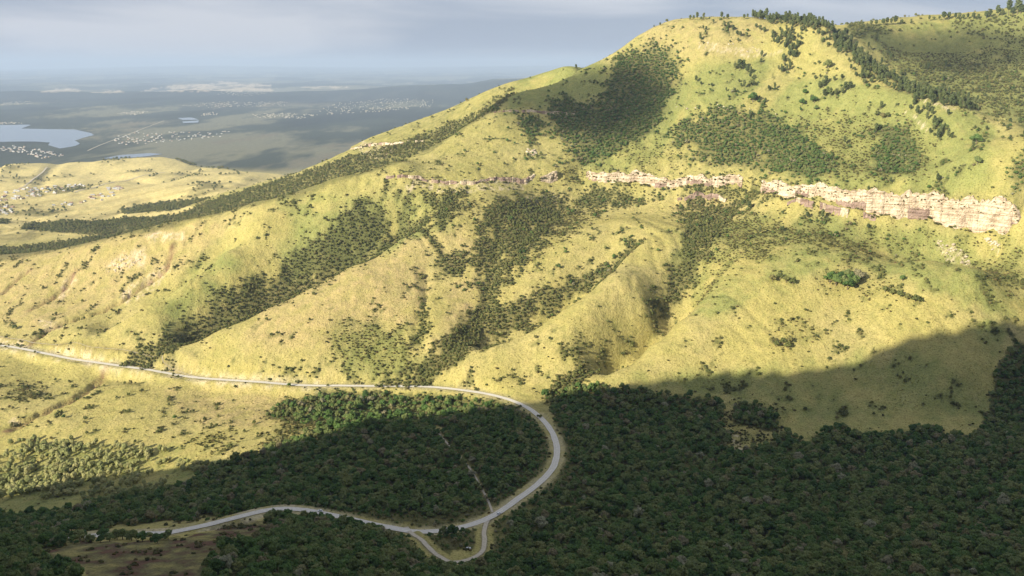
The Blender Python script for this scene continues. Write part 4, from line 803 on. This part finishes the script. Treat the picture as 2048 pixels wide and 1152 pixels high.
# bushes along cliff tops, feet and ledges
bx_, by_, bz_, bs_ = [], [], [], []; r = np.random.default_rng(21)
for nm_, ln_ in CLIFF_LINES:
    tg = np.gradient(ln_[:, :2], axis=0); tg /= np.linalg.norm(tg, axis=1)[:, None]; dn = np.c_[tg[:, 1], -tg[:, 0]]
    for q in range(len(ln_)):
        for (o0, o1, pr_, s0, s1) in ((-6, -1, .5, .6, 1.8), (5.5, 12, 1.0, .9, 3.0), (12, 22, .5, .7, 2.0)):
            if r.random() < pr_ * np.clip(.6 + 1.3 * gnoise(np.array(q / 14.), np.array(o0 + 3.)), 0, 1):
                of = r.uniform(o0, o1); px_, py_ = ln_[q, 0] + dn[q, 0] * of + r.normal(0, 1), ln_[q, 1] + dn[q, 1] * of; bx_.append(px_); by_.append(py_); bs_.append(r.uniform(s0, s1)); bz_.append(float(gz(px_, py_)))
        for _k in range(2 if nm_ == 'main' else 0):
            if r.random() > .6: continue      # ledge bushes on the wall itself
            t_ = r.uniform(.3, .85); of = 2.2 + 1.6 * (1 - t_); px_, py_ = ln_[q, 0] + dn[q, 0] * of, ln_[q, 1] + dn[q, 1] * of
            zt_ = float(gz(ln_[q, 0] - dn[q, 0] * 3.5, ln_[q, 1] - dn[q, 1] * 3.5)); zb_ = float(gz(ln_[q, 0] + dn[q, 0] * 5, ln_[q, 1] + dn[q, 1] * 5)); bx_.append(px_); by_.append(py_); bz_.append(zb_ + (zt_ - zb_) * t_); bs_.append(r.uniform(.5, 1.9))
n_ = len(bx_); bs_ = np.array(bs_); scatter('cliff_bushes', np.c_[bx_, by_, bz_], np.c_[np.zeros(n_), np.zeros(n_), r.uniform(0, 6.28, n_)], np.c_[bs_, bs_, bs_], r.integers(0, len(PS), n_), CO['shrub'], 'bushes clinging to the cliff ledges, top and foot', 'bushes')
# plantation strip lower left
x, y, r = candidates(-800, 100, 600, 1000, 4.6, 9); x, y = pick(M_L * np.clip(.55 + .8 * n2 + .5 * n1, 0, 1), x, y, r, .8)
plant('pale', PL, len(PL), 'pale_thicket', x, y, sized(len(x), r, .5, 1.05), r, 'pale green young trees in the sunlit lower left valley', 'thicket', individuals=200, ind_name='young_tree', ind_label=zone_young, ind_group='pale young trees of the lower left thicket')
# pines of the ridge: all singly
x, y, r = candidates(350, 1000, 1250, 1900, 4.6, 10); x, y = pick(soft(M_P, 5, 1.7, .7, -.12), x, y, r, .55)
plant('pine', PP, len(PP), 'pine_belt', x, y, sized(len(x), r, .5, 1.12, .3), r, 'rest of the dark pine belt along the summit and right ridge', 'pines', tilt=.015, individuals=300, ind_name='pine_tree', ind_label=zone_pine, ind_group='pines along the right ridge')
def tree_px(u, v, px_h, label, protos=PP, name='pine_tree', base_h=14.0, group=None, cat='tree'):
    """a tree whose foot is on the terrain at a pixel and that stands px_h pixels tall"""
    p = hit(u, v); s_ = px_h / F * p[1] / base_h * 1.02; rz = random.uniform(0, 6.28)
    return make_tree(name, protos[random.randrange(len(protos))], (p[0], p[1], p[2] - .3), rz, (s_ * random.uniform(.95, 1.2), s_ * random.uniform(.95, 1.2), s_), label, group, cat)
SKY = [(1308, 54, 6, 'tiny lone tree at the left end of the summit skyline'), (1320, 51, 9, 'small lone tree left on the rounded summit skyline'), (1455, 37, 13, 'lone pine standing near the middle of the summit skyline'), (1448, 37, 5, 'small bush-like tree beside the lone summit pine'), (1488, 38, 11, 'slim single pine on the summit left of the pine belt'), (1152, 139, 9, 'single dark tree on the saddle of the left ridge')]
for u, v, h, lb in SKY: tree_px(u, v + 2, h, lb)
for k, (u, h) in enumerate(((1380, 7), (1387, 9), (1394, 12), (1402, 9), (1407, 11), (1419, 6))): tree_px(u, 41, h, 'little dark tree in the loose row on the summit crest', group='row of trees on the summit crest')
for u, v, h in ((1742, 50, 12), (1752, 50, 12), (1766, 48, 16), (1774, 48, 13), (1782, 47, 10), (1790, 48, 17), (1803, 46, 12), (1822, 42, 8), (1858, 40, 10), (1868, 38, 9), (1878, 38, 8), (1887, 38, 18), (1897, 38, 16), (1910, 38, 12), (1918, 38, 13), (1926, 38, 14), (1935, 38, 11), (1946, 38, 15), (1956, 38, 12), (1972, 36, 18), (1980, 34, 14), (1994, 33, 20), (2003, 31, 16), (2016, 30, 24), (2024, 29, 20), (2034, 27, 27), (2041, 25, 22)):
    tree_px(u, v + 3, h, 'slender tree on the skyline of the far right hill', group='skyline trees of the right hill')
for k in range(28):
    u_ = -10 + k * 13 + random.uniform(-5, 5); tree_px(u_, 1079 + random.uniform(-3, 8) + (8 if u_ < 120 else 0), random.uniform(18, 28), 'dark tree in the row hiding the road at the lower left', PB, 'forest_tree', 8.6, 'trees along the lower left road')
ISO = [(1655, 142, 20, 'large round dark tree standing alone below the pine belt'), (1604, 212, 15, 'left tree of the pair of round trees on the upper grass'), (1628, 207, 15, 'right tree of the pair of round trees on the upper grass'), (1632, 222, 10, 'small round tree just below the pair on the upper grass'), (1610, 190, 12, 'small tree with dark shadow above the pair of round trees'), (1952, 290, 22, 'lone tree near the right end above the cliff'), (1955, 330, 17, 'lone dark tree above the right end of the cliff'), (1505, 205, 20, 'dark tree at the foot of the upper grass, above a rock ledge'),
       (1805, 562, 14, 'lone small tree right of the round thicket on the lower slope'), (1228, 518, 10, 'dark bush tree alone above the spur crest'), (1105, 636, 8, 'single small bush tree on the rounded spur'), (350, 838, 10, 'lone tree with a long shadow in the lower left grass'), (128, 838, 10, 'small lone tree beside the stream in the lower left grass'), (578, 775, 9, 'lone dark tree at the roadside'), (30, 660, 12, 'lone tree on the slope above the road, far left')]
for u, v, h, lb in ISO: tree_px(u, v, h, lb, PB, 'tree', 8.6)
for u, v, h in ((1478, 142, 20), (1486, 138, 18), (1494, 146, 18), (1470, 140, 16), (1500, 148, 14), (1500, 160, 13), (1503, 172, 14), (1478, 164, 10), (1488, 178, 14), (1482, 174, 10), (1392, 165, 13), (1402, 170, 10), (1452, 184, 8), (1474, 70, 12), (1480, 75, 13), (1466, 62, 10), (1412, 62, 9), (1406, 60, 8), (1476, 84, 9), (1460, 84, 7), (1520, 62, 14), (1528, 66, 15), (1512, 55, 12), (1560, 62, 10), (1572, 64, 10),
                (1638, 182, 16), (1646, 178, 18), (1652, 170, 16), (1630, 160, 12), (1668, 162, 12), (1660, 195, 16), (1672, 192, 16), (1648, 196, 16), (1690, 185, 18), (1700, 180, 16), (1684, 190, 14), (1722, 160, 14), (1728, 170, 16), (1735, 155, 16), (1755, 232, 12), (1765, 236, 12), (1775, 234, 11)):
    tree_px(u, v + 2, h, 'small tree scattered singly over the upper grass face', PB2 if u % 2 else PP, 'tree', 8.6 if u % 2 else 14.0, 'scattered trees on the upper grass face')
for u, v in ((1680, 560), (1692, 556), (1700, 562), (1688, 570), (1672, 566), (1708, 570), (1660, 560), (1715, 558), (1695, 575)):
    tree_px(u, v + 6, 26, 'tree of the round green thicket in the middle of the lower right slope', PB, 'tree', 8.6, 'round thicket on the lower right slope')
for u, v in ((1545, 560), (1560, 556), (1572, 562), (1585, 566), (1552, 690), (1565, 686), (1575, 694), (1580, 684), (1545, 684), (1770, 582), (1785, 588), (1800, 592), (1815, 598), (1830, 602), (1838, 604)):
    tree_px(u, v + 4, 15, 'bushy tree in the small clumps on the lower right slope', PB2, 'tree', 8.6, 'small clumps on the lower right slope')
# ------------------------------------------------------------------ boulders
def rock_mesh(name, seed):
    r = np.random.default_rng(seed); bv, bf = ico(2); v = bv * (1 + .22 * np.array([gnoise(np.array(p[0] * 1.3 + seed), np.array(p[1] * 1.3 + p[2] * 1.7)) for p in bv]) + .07 * r.uniform(-1, 1, len(bv)))[:, None] * np.array([1.2, .9, .75])
    me = bpy.data.meshes.new(name); me.from_pydata(v.tolist(), [], bf); me.update(); me.materials.append(M_BOULD); return me
RK = [rock_mesh('boulder', 200 + k) for k in range(5)]
def boulders(poly, n_, lo, hi, label, group, seed):
    r = np.random.default_rng(seed); p = np.array(poly, float); c = 0
    while c < n_:
        u, v = r.uniform(p[:, 0].min(), p[:, 0].max()), r.uniform(p[:, 1].min(), p[:, 1].max())
        if not in_poly(np.array([u]), np.array([v]), poly)[0]: continue
        q = hit(u, v); s_ = r.uniform(lo, hi) * (1.6 if r.random() < .12 else 1); o = link('boulder', RK[r.integers(0, 5)], label=label, cat='rock', group=group); o.location = (q[0], q[1], q[2] + .1 * s_); o.rotation_euler = tuple(r.uniform(-.4, .4, 2)) + (r.uniform(0, 6.28),); o.scale = (s_,) * 3; c += 1
boulders([(1872, 482), (1905, 490), (1935, 512), (1950, 535), (1890, 520)], 44, .6, 1.8, 'pale boulder in the rockfall below the right end of the cliff', 'rockfall below the cliff', 1)
boulders([(1968, 478), (2002, 490), (1985, 502)], 25, .8, 2.2, 'pale boulder under the last wall of the cliff', 'rocks under the cliff end', 2)
boulders([(1055, 298), (1076, 300), (1070, 312), (1052, 310)], 16, 1.2, 2.8, 'white rock of the small isolated outcrop above the cliff band', 'isolated white outcrop', 3)
boulders([(1350, 210), (1480, 212), (1560, 230), (1480, 220), (1350, 218)], 40, .5, 1.5, 'pale stone of the broken ledge high on the grassy face', 'stones of the upper ledge', 5)
boulders([(1390, 82), (1450, 84), (1560, 106), (1500, 108), (1400, 96)], 36, .5, 1.4, 'pale stone on the slope just below the summit', 'stones below the summit', 6)
boulders([(200, 545), (245, 505), (285, 498), (282, 530), (240, 545)], 60, .5, 1.5, 'pale stone on the bare patch of the left slope', 'stones of the bare left slope', 4)
# ------------------------------------------------------------------ houses
M_WALL = []
for nm, c_ in (('white_plaster', (.60, .58, .53)), ('cream_plaster', (.55, .48, .37)), ('ochre_plaster', (.52, .40, .28))):
    m_, n, l, b = mat(nm, c_); g = n.new('ShaderNodeNewGeometry'); t = noise(n, l, 1.2, 4, .6, g.outputs['Position']); q_ = ramp(n, [(.3, tuple(.8 * k for k in c_)), (.7, c_)]); l.new(t.outputs['Fac'], q_.inputs['Fac']); l.new(q_.outputs['Color'], b.inputs['Base Color']); M_WALL.append(m_)
M_ROOF = []
for nm, c_ in (('zinc_roof', (.44, .45, .46)), ('white_roof', (.66, .65, .62)), ('rust_roof', (.30, .17, .12)), ('grey_roof', (.33, .34, .35))):
    m_, n, l, b = mat(nm, c_, .5, .4); g = n.new('ShaderNodeNewGeometry'); t = noise(n, l, .8, 4, .6, g.outputs['Position']); q_ = ramp(n, [(.3, tuple(.75 * k for k in c_)), (.7, c_)]); l.new(t.outputs['Fac'], q_.inputs['Fac']); l.new(q_.outputs['Color'], b.inputs['Base Color']); M_ROOF.append(m_)
M_DARK, n, l, b = mat('dark_opening', (.03, .03, .035), .3)
def wall_geo(L, W_, H):
    l_, w_ = L / 2, W_ / 2; rh = W_ * .28
    v = [(-l_, -w_, -1.5), (l_, -w_, -1.5), (l_, w_, -1.5), (-l_, w_, -1.5), (-l_, -w_, H), (l_, -w_, H), (l_, w_, H), (-l_, w_, H), (-l_, 0, H + rh), (l_, 0, H + rh)]
    return v, [(0, 1, 5, 4), (2, 3, 7, 6), (1, 2, 6, 9, 5), (3, 0, 4, 8, 7), (0, 3, 2, 1)]
def roof_geo(L, W_, H):
    l_, w_ = L / 2 + .4, W_ / 2 + .45; rh = W_ * .28; e = -.45 * .56; v = []
    for dz in (.03, .15):
        v += [(-l_, -w_, H + e + dz), (l_, -w_, H + e + dz), (-l_, 0, H + rh + dz), (l_, 0, H + rh + dz), (-l_, w_, H + e + dz), (l_, w_, H + e + dz)]
    return v, [(6, 7, 9, 8), (8, 9, 11, 10), (1, 0, 2, 3), (3, 2, 4, 5), (0, 1, 7, 6), (4, 10, 11, 5), (0, 6, 8, 2), (2, 8, 10, 4), (1, 3, 9, 7), (3, 5, 11, 9)]
def me_from(name, geo, m_):
    me = bpy.data.meshes.new(name); me.from_pydata(geo[0], [], geo[1]); me.update(); me.materials.append(m_); return me
HOUSES = []
for k, (L, W_, H) in enumerate(((11, 7, 3.0), (9, 6.5, 2.8), (14, 7.5, 3.1), (7.5, 6, 2.7))):
    for j in range(3):
        wl_ = me_from('house_wall', wall_geo(L, W_, H), M_WALL[j]); rf = me_from('house_roof', roof_geo(L, W_, H), M_ROOF[(j + k) % 4])
        dv, df = [], []
        for (cx, ww, z0, z1) in ((0, .5, -.2, 2.05), (-L * .3, .65, .9, 2.0), (L * .3, .65, .9, 2.0)):
            o = len(dv); dv += [(cx - ww, -W_ / 2 - .03, z0), (cx + ww, -W_ / 2 - .03, z0), (cx + ww, -W_ / 2 - .03, z1), (cx - ww, -W_ / 2 - .03, z1)]; df.append((o, o + 1, o + 2, o + 3))
        ops = [me_from('house_opening', ([(p[0], p[1], p[2]) for p in dv[i_ * 4:i_ * 4 + 4]], [(0, 1, 2, 3)]), M_DARK) for i_ in range(3)]
        HOUSES.append((wl_, rf, ops))
def village(polys, n_, label, group, seed, sc=1.0, parts=True, zfix=None):
    r = np.random.default_rng(seed); c = 0; done = []; tries = 0
    while c < n_ and tries < n_ * 60:
        tries += 1; poly = polys[r.integers(0, len(polys))]; p = np.array(poly, float); u, v = r.uniform(p[:, 0].min(), p[:, 0].max()), r.uniform(p[:, 1].min(), p[:, 1].max())
        if not in_poly(np.array([u]), np.array([v]), poly)[0]: continue
        q = hit(u, v, 2000)
        if any((q[0] - d_[0]) ** 2 + (q[1] - d_[1]) ** 2 < (15 * sc) ** 2 for d_ in done): continue
        done.append(q); wl_, rf, ops = HOUSES[r.integers(0, len(HOUSES))]; e = link('house', None, label=label, cat='house', group=group); e.location = tuple(q); e.rotation_euler = (0, 0, r.choice([-.35, -.2, .1, 1.3, 0]) + r.normal(0, .15)); e.scale = (sc,) * 3
        link('wall', wl_, e); link('roof', rf, e)
        if parts: link('door', ops[0], e); link('window', ops[1], e); link('window', ops[2], e)
        c += 1
village([[(-5, 385), (60, 376), (128, 372), (128, 385), (60, 396), (-5, 408)], [(-5, 410), (26, 412), (26, 428), (-5, 430)]], 62, 'small house in the hamlet at the left edge of the yellow hill', 'houses of the left hamlet', 1, 1.0)
village([[(100, 412), (150, 400), (190, 390), (232, 384), (240, 392), (205, 402), (150, 412)], [(215, 376), (245, 374), (245, 380), (215, 381)], [(135, 370), (168, 370), (168, 375), (135, 376)]], 36, 'small house in the hamlet beside the grey field on the yellow hill', 'houses of the middle hamlet', 2, 1.0)
village([[(225, 276), (270, 263), (330, 262), (400, 265), (462, 262), (440, 275), (350, 283), (280, 289), (235, 291)]], 110, 'pale house in the village on the plain right of the lake', 'houses of the plain village', 3, 1.1, False)
village([[(-5, 290), (40, 292), (90, 300), (132, 312), (80, 318), (40, 305), (-5, 302)]], 70, 'pale house in the village below the lake', 'houses of the village below the lake', 4, 1.1, False)
# farther settlements: too small to tell apart
fv, ff = [], []; r = np.random.default_rng(5)
for poly, n_ in (([(225, 228), (270, 222), (300, 224), (270, 230)], 60), ([(350, 212), (450, 203), (580, 204), (570, 212), (420, 216)], 150), ([(430, 186), (470, 178), (555, 176), (560, 184), (500, 192), (440, 190)], 150), ([(500, 229), (560, 226), (640, 230), (600, 238), (520, 236)], 110), ([(630, 222), (680, 205), (780, 196), (870, 200), (876, 212), (760, 224), (660, 230)], 260), ([(-5, 206), (60, 202), (70, 208), (-5, 210)], 50), ([(-5, 246), (40, 244), (45, 247), (-5, 249)], 25), ([(395, 228), (430, 224), (440, 230), (400, 232)], 30)):
    p = np.array(poly, float); c = 0
    while c < n_:
        u, v = r.uniform(p[:, 0].min(), p[:, 0].max()), r.uniform(p[:, 1].min(), p[:, 1].max())
        if not in_poly(np.array([u]), np.array([v]), poly)[0]: continue
        q = hit(u, v, 4500); L, W_, H = r.uniform(7, 14), r.uniform(6, 8), r.uniform(3, 4.5); a_ = r.uniform(0, 3.14); o = len(fv); gv, gf = wall_geo(L, W_, H); rv, rf = roof_geo(L, W_, H)
        for (xx, yy, zz) in gv + rv: fv.append((q[0] + xx * math.cos(a_) - yy * math.sin(a_), q[1] + xx * math.sin(a_) + yy * math.cos(a_), q[2] + zz))
        ff += [tuple(i + o for i in f) for f in gf] + [tuple(i + o + 10 for i in f) for f in rf]; c += 1
mesh_obj('distant_houses', fv, ff, M_WALL[1], kind='stuff', label='specks of pale houses in the far settlements on the plain', cat='houses')
# straight road across the plain
fl = np.array([hit(u, v, 4500) for u, v in ((175, 302), (195, 293), (215, 285), (250, 272), (285, 258), (328, 242))]); fl = smooth_line(fl, 60.0); fl[:, 2] = samp(Z, fl[:, 0], fl[:, 1]) + 1.5
ribbon('plain_road', fl, 4.0, .5, M_DIRT, kind='structure', label='straight pale road crossing the far plain', cat='road')
for px_, lb in (([(95, 335), (85, 345), (60, 365), (35, 380)], 'thin track winding down the yellow hill'), ([(150, 385), (200, 372), (260, 360), (330, 345)], 'faint track along the flank of the yellow hill')):
    tl = line_on(px_, 20); tl[:, 2] = gz(tl[:, 0], tl[:, 1]) + .8; ribbon('hill_track', tl, 3.0, .3, M_DIRT, kind='structure', label=lb, cat='track')
# ------------------------------------------------------------------ cars
M_PAINT, n, l, b = mat('white_paint', (.82, .82, .81), .3, .5); n_t = noise(n, l, 3.0, 3); rp_ = ramp(n, [(.3, (.76, .76, .75)), (.7, (.84, .84, .83))]); l.new(n_t.outputs['Fac'], rp_.inputs['Fac']); l.new(rp_.outputs['Color'], b.inputs['Base Color'])
M_GLASS, n, l, b = mat('car_glass', (.03, .035, .04), .1, .6); n_t = noise(n, l, 2.0, 2); rp_ = ramp(n, [(.3, (.025, .03, .035)), (.7, (.04, .045, .05))]); l.new(n_t.outputs['Fac'], rp_.inputs['Fac']); l.new(rp_.outputs['Color'], b.inputs['Base Color'])
M_TYRE, n, l, b = mat('tyre_rubber', (.03, .03, .03)); M_RIM, n, l, b = mat('rim_metal', (.5, .5, .5), .35, .5); M_LAMP, n, l, b = mat('lamp_lens', (.75, .75, .7), .15, .6); M_RED, n, l, b = mat('red_lens', (.4, .02, .02), .2, .5)
def loft(name, secs, m_, par, bev=.05):
    v = [p for s_ in secs for p in s_]; k = len(secs[0]); f = [tuple(range(k))[::-1], tuple(range(len(v) - k, len(v)))]
    for a in range(len(secs) - 1):
        for b_ in range(k): f.append((a * k + b_, a * k + (b_ + 1) % k, (a + 1) * k + (b_ + 1) % k, (a + 1) * k + b_))
    o = mesh_obj(name, v, f, m_, par)
    if bev:
        md = o.modifiers.new('bevel', 'BEVEL'); md.width = bev; md.segments = 2
    return o
def car(loc, rz, label):
    e = link('car', None, label=label, cat='car'); e.location = loc; e.rotation_euler = (0, 0, rz)
    def sec(x, w, z0, z1, wt): return [(x, -w, z0), (x, w, z0), (x, w, z0 + (z1 - z0) * .6), (x, wt, z1), (x, -wt, z1), (x, -w, z0 + (z1 - z0) * .6)]
    bd = loft('body', [sec(-2.2, .78, .35, .85, .7), sec(-2.05, .88, .28, .98, .8), sec(-1.0, .9, .25, 1.0, .82), sec(.9, .9, .25, 1.0, .82), sec(1.8, .88, .28, .92, .8), sec(2.2, .78, .35, .75, .7)], M_PAINT, e)
    loft('windows', [sec(-1.75, .78, .97, 1.0, .7), sec(-1.35, .78, .97, 1.42, .62), sec(.3, .78, .97, 1.46, .62), sec(1.05, .78, .97, 1.0, .7)], M_GLASS, e)
    loft('roof', [sec(-1.42, .64, 1.40, 1.47, .58), sec(-.5, .66, 1.44, 1.53, .6), sec(.36, .64, 1.42, 1.49, .58)], M_PAINT, e, .02)
    for sx in (-1.35, 1.35):
        for sy in (-1, 1):
            bm = bmesh.new(); bmesh.ops.create_cone(bm, cap_ends=True, segments=18, radius1=.33, radius2=.33, depth=.22); me = bpy.data.meshes.new('wheel'); bm.to_mesh(me); bm.free(); me.materials.append(M_TYRE); w_ = link('wheel', me, e); w_.location = (sx, sy * .82, .33); w_.rotation_euler = (R(90), 0, 0)
            bm = bmesh.new(); bmesh.ops.create_cone(bm, cap_ends=True, segments=14, radius1=.2, radius2=.17, depth=.24); me = bpy.data.meshes.new('rim'); bm.to_mesh(me); bm.free(); me.materials.append(M_RIM); link('rim', me, w_)
    for sy in (-.55, .55):
        h_ = loft('headlight', [[(2.05, sy - .16, .62), (2.05, sy + .16, .62), (2.05, sy + .16, .76), (2.05, sy - .16, .76)], [(2.215, sy - .14, .63), (2.215, sy + .14, .63), (2.2, sy + .14, .74), (2.2, sy - .14, .74)]], M_LAMP, e, 0)
        loft('tail_light', [[(-2.215, sy - .14, .66), (-2.215, sy + .14, .66), (-2.2, sy + .14, .82), (-2.2, sy - .14, .82)], [(-2.05, sy - .16, .65), (-2.05, sy + .16, .65), (-2.05, sy + .16, .83), (-2.05, sy - .16, .83)]], M_RED, e, 0)
    return e
def on_road(ln, u, v, side):
    pu, pv_ = to_px(ln[:, 0], ln[:, 1], ln[:, 2]); k = int(np.argmin((pu - u) ** 2 + (pv_ - v) ** 2)); k = min(max(k, 1), len(ln) - 2); t_ = ln[k + 1] - ln[k - 1]; a = math.atan2(t_[1], t_[0]); return (ln[k, 0] - math.sin(a) * side, ln[k, 1] + math.cos(a) * side, ln[k, 2] + .09), a
p_, a_ = on_road(RM, 639, 1030, -1.8); car(p_, a_, 'white car on the pale road above the brown clearing')
p_, a_ = on_road(RM, 993, 1024, 1.6); car(p_, a_ + math.pi, 'white car on the road just right of the junction')
q = hit(936, 1099); car((q[0], q[1], q[2] + .05), .3, 'white car parked in the grassy clearing inside the dirt loop')
# ------------------------------------------------------------------ unseen clouds added behind the viewpoint to dim parts of the upper mountain
m_c = bpy.data.materials.new('shade_vapour'); m_c.use_nodes = True; n, l = m_c.node_tree.nodes, m_c.node_tree.links; n.remove(n['Principled BSDF']); pvn = n.new('ShaderNodeVolumePrincipled'); pvn.inputs['Color'].default_value = (1, 1, 1, 1); pvn.inputs['Density'].default_value = .009; l.new(pvn.outputs[0], n['Material Output'].inputs['Volume'])
def shade_cloud(u, v, y_, rad, label, seed, dist=5200.0):
    p = W(u, v, y_) + SDIR * dist; bv, bf = ico(4); q = bv.copy(); d_ = 1 + .30 * gnoise(q[:, 0] * 1.5 + seed, q[:, 1] * 1.5 + q[:, 2] * 1.9) + .14 * gnoise(q[:, 0] * 3.7 - seed, q[:, 2] * 3.7 + q[:, 1] * 2.9)
    o = mesh_obj('shade_cloud', q * d_[:, None] * np.array(rad), bf, m_c, smooth=True, kind='stuff', label=label, cat='shade_cloud'); o.location = tuple(p)
shade_cloud(1170, 205, 1700, (165, 165, 85), 'small cloud added out of view to dim the left shoulder of the summit', 3)
shade_cloud(1945, 110, 1900, (190, 150, 48), 'small cloud added out of view to dim the far right hill', 8)
# ------------------------------------------------------------------ haze
m_h = bpy.data.materials.new('haze'); m_h.use_nodes = True; n, l = m_h.node_tree.nodes, m_h.node_tree.links; n.remove(n['Principled BSDF']); pvn = n.new('ShaderNodeVolumePrincipled'); pvn.inputs['Color'].default_value = (.52, .65, .86, 1); pvn.inputs['Density'].default_value = HAZE; pvn.inputs['Anisotropy'].default_value = 0.0
l.new(pvn.outputs[0], n['Material Output'].inputs['Volume'])
zlo = min(float(Z.min()), float(HZ.min())) - 1; zhi = max(135.0, float(HZ.max()) + 3); bx = [(-49000, -1900, zlo), (49000, -1900, zlo), (49000, 61000, zlo), (-49000, 61000, zlo), (-49000, -1900, zhi), (49000, -1900, zhi), (49000, 61000, zhi), (-49000, 61000, zhi)]
mesh_obj('haze', bx, [(0, 3, 2, 1), (4, 5, 6, 7), (0, 1, 5, 4), (1, 2, 6, 5), (2, 3, 7, 6), (3, 0, 4, 7)], m_h, kind='stuff', label='thin bluish haze over the far plain', cat='haze')
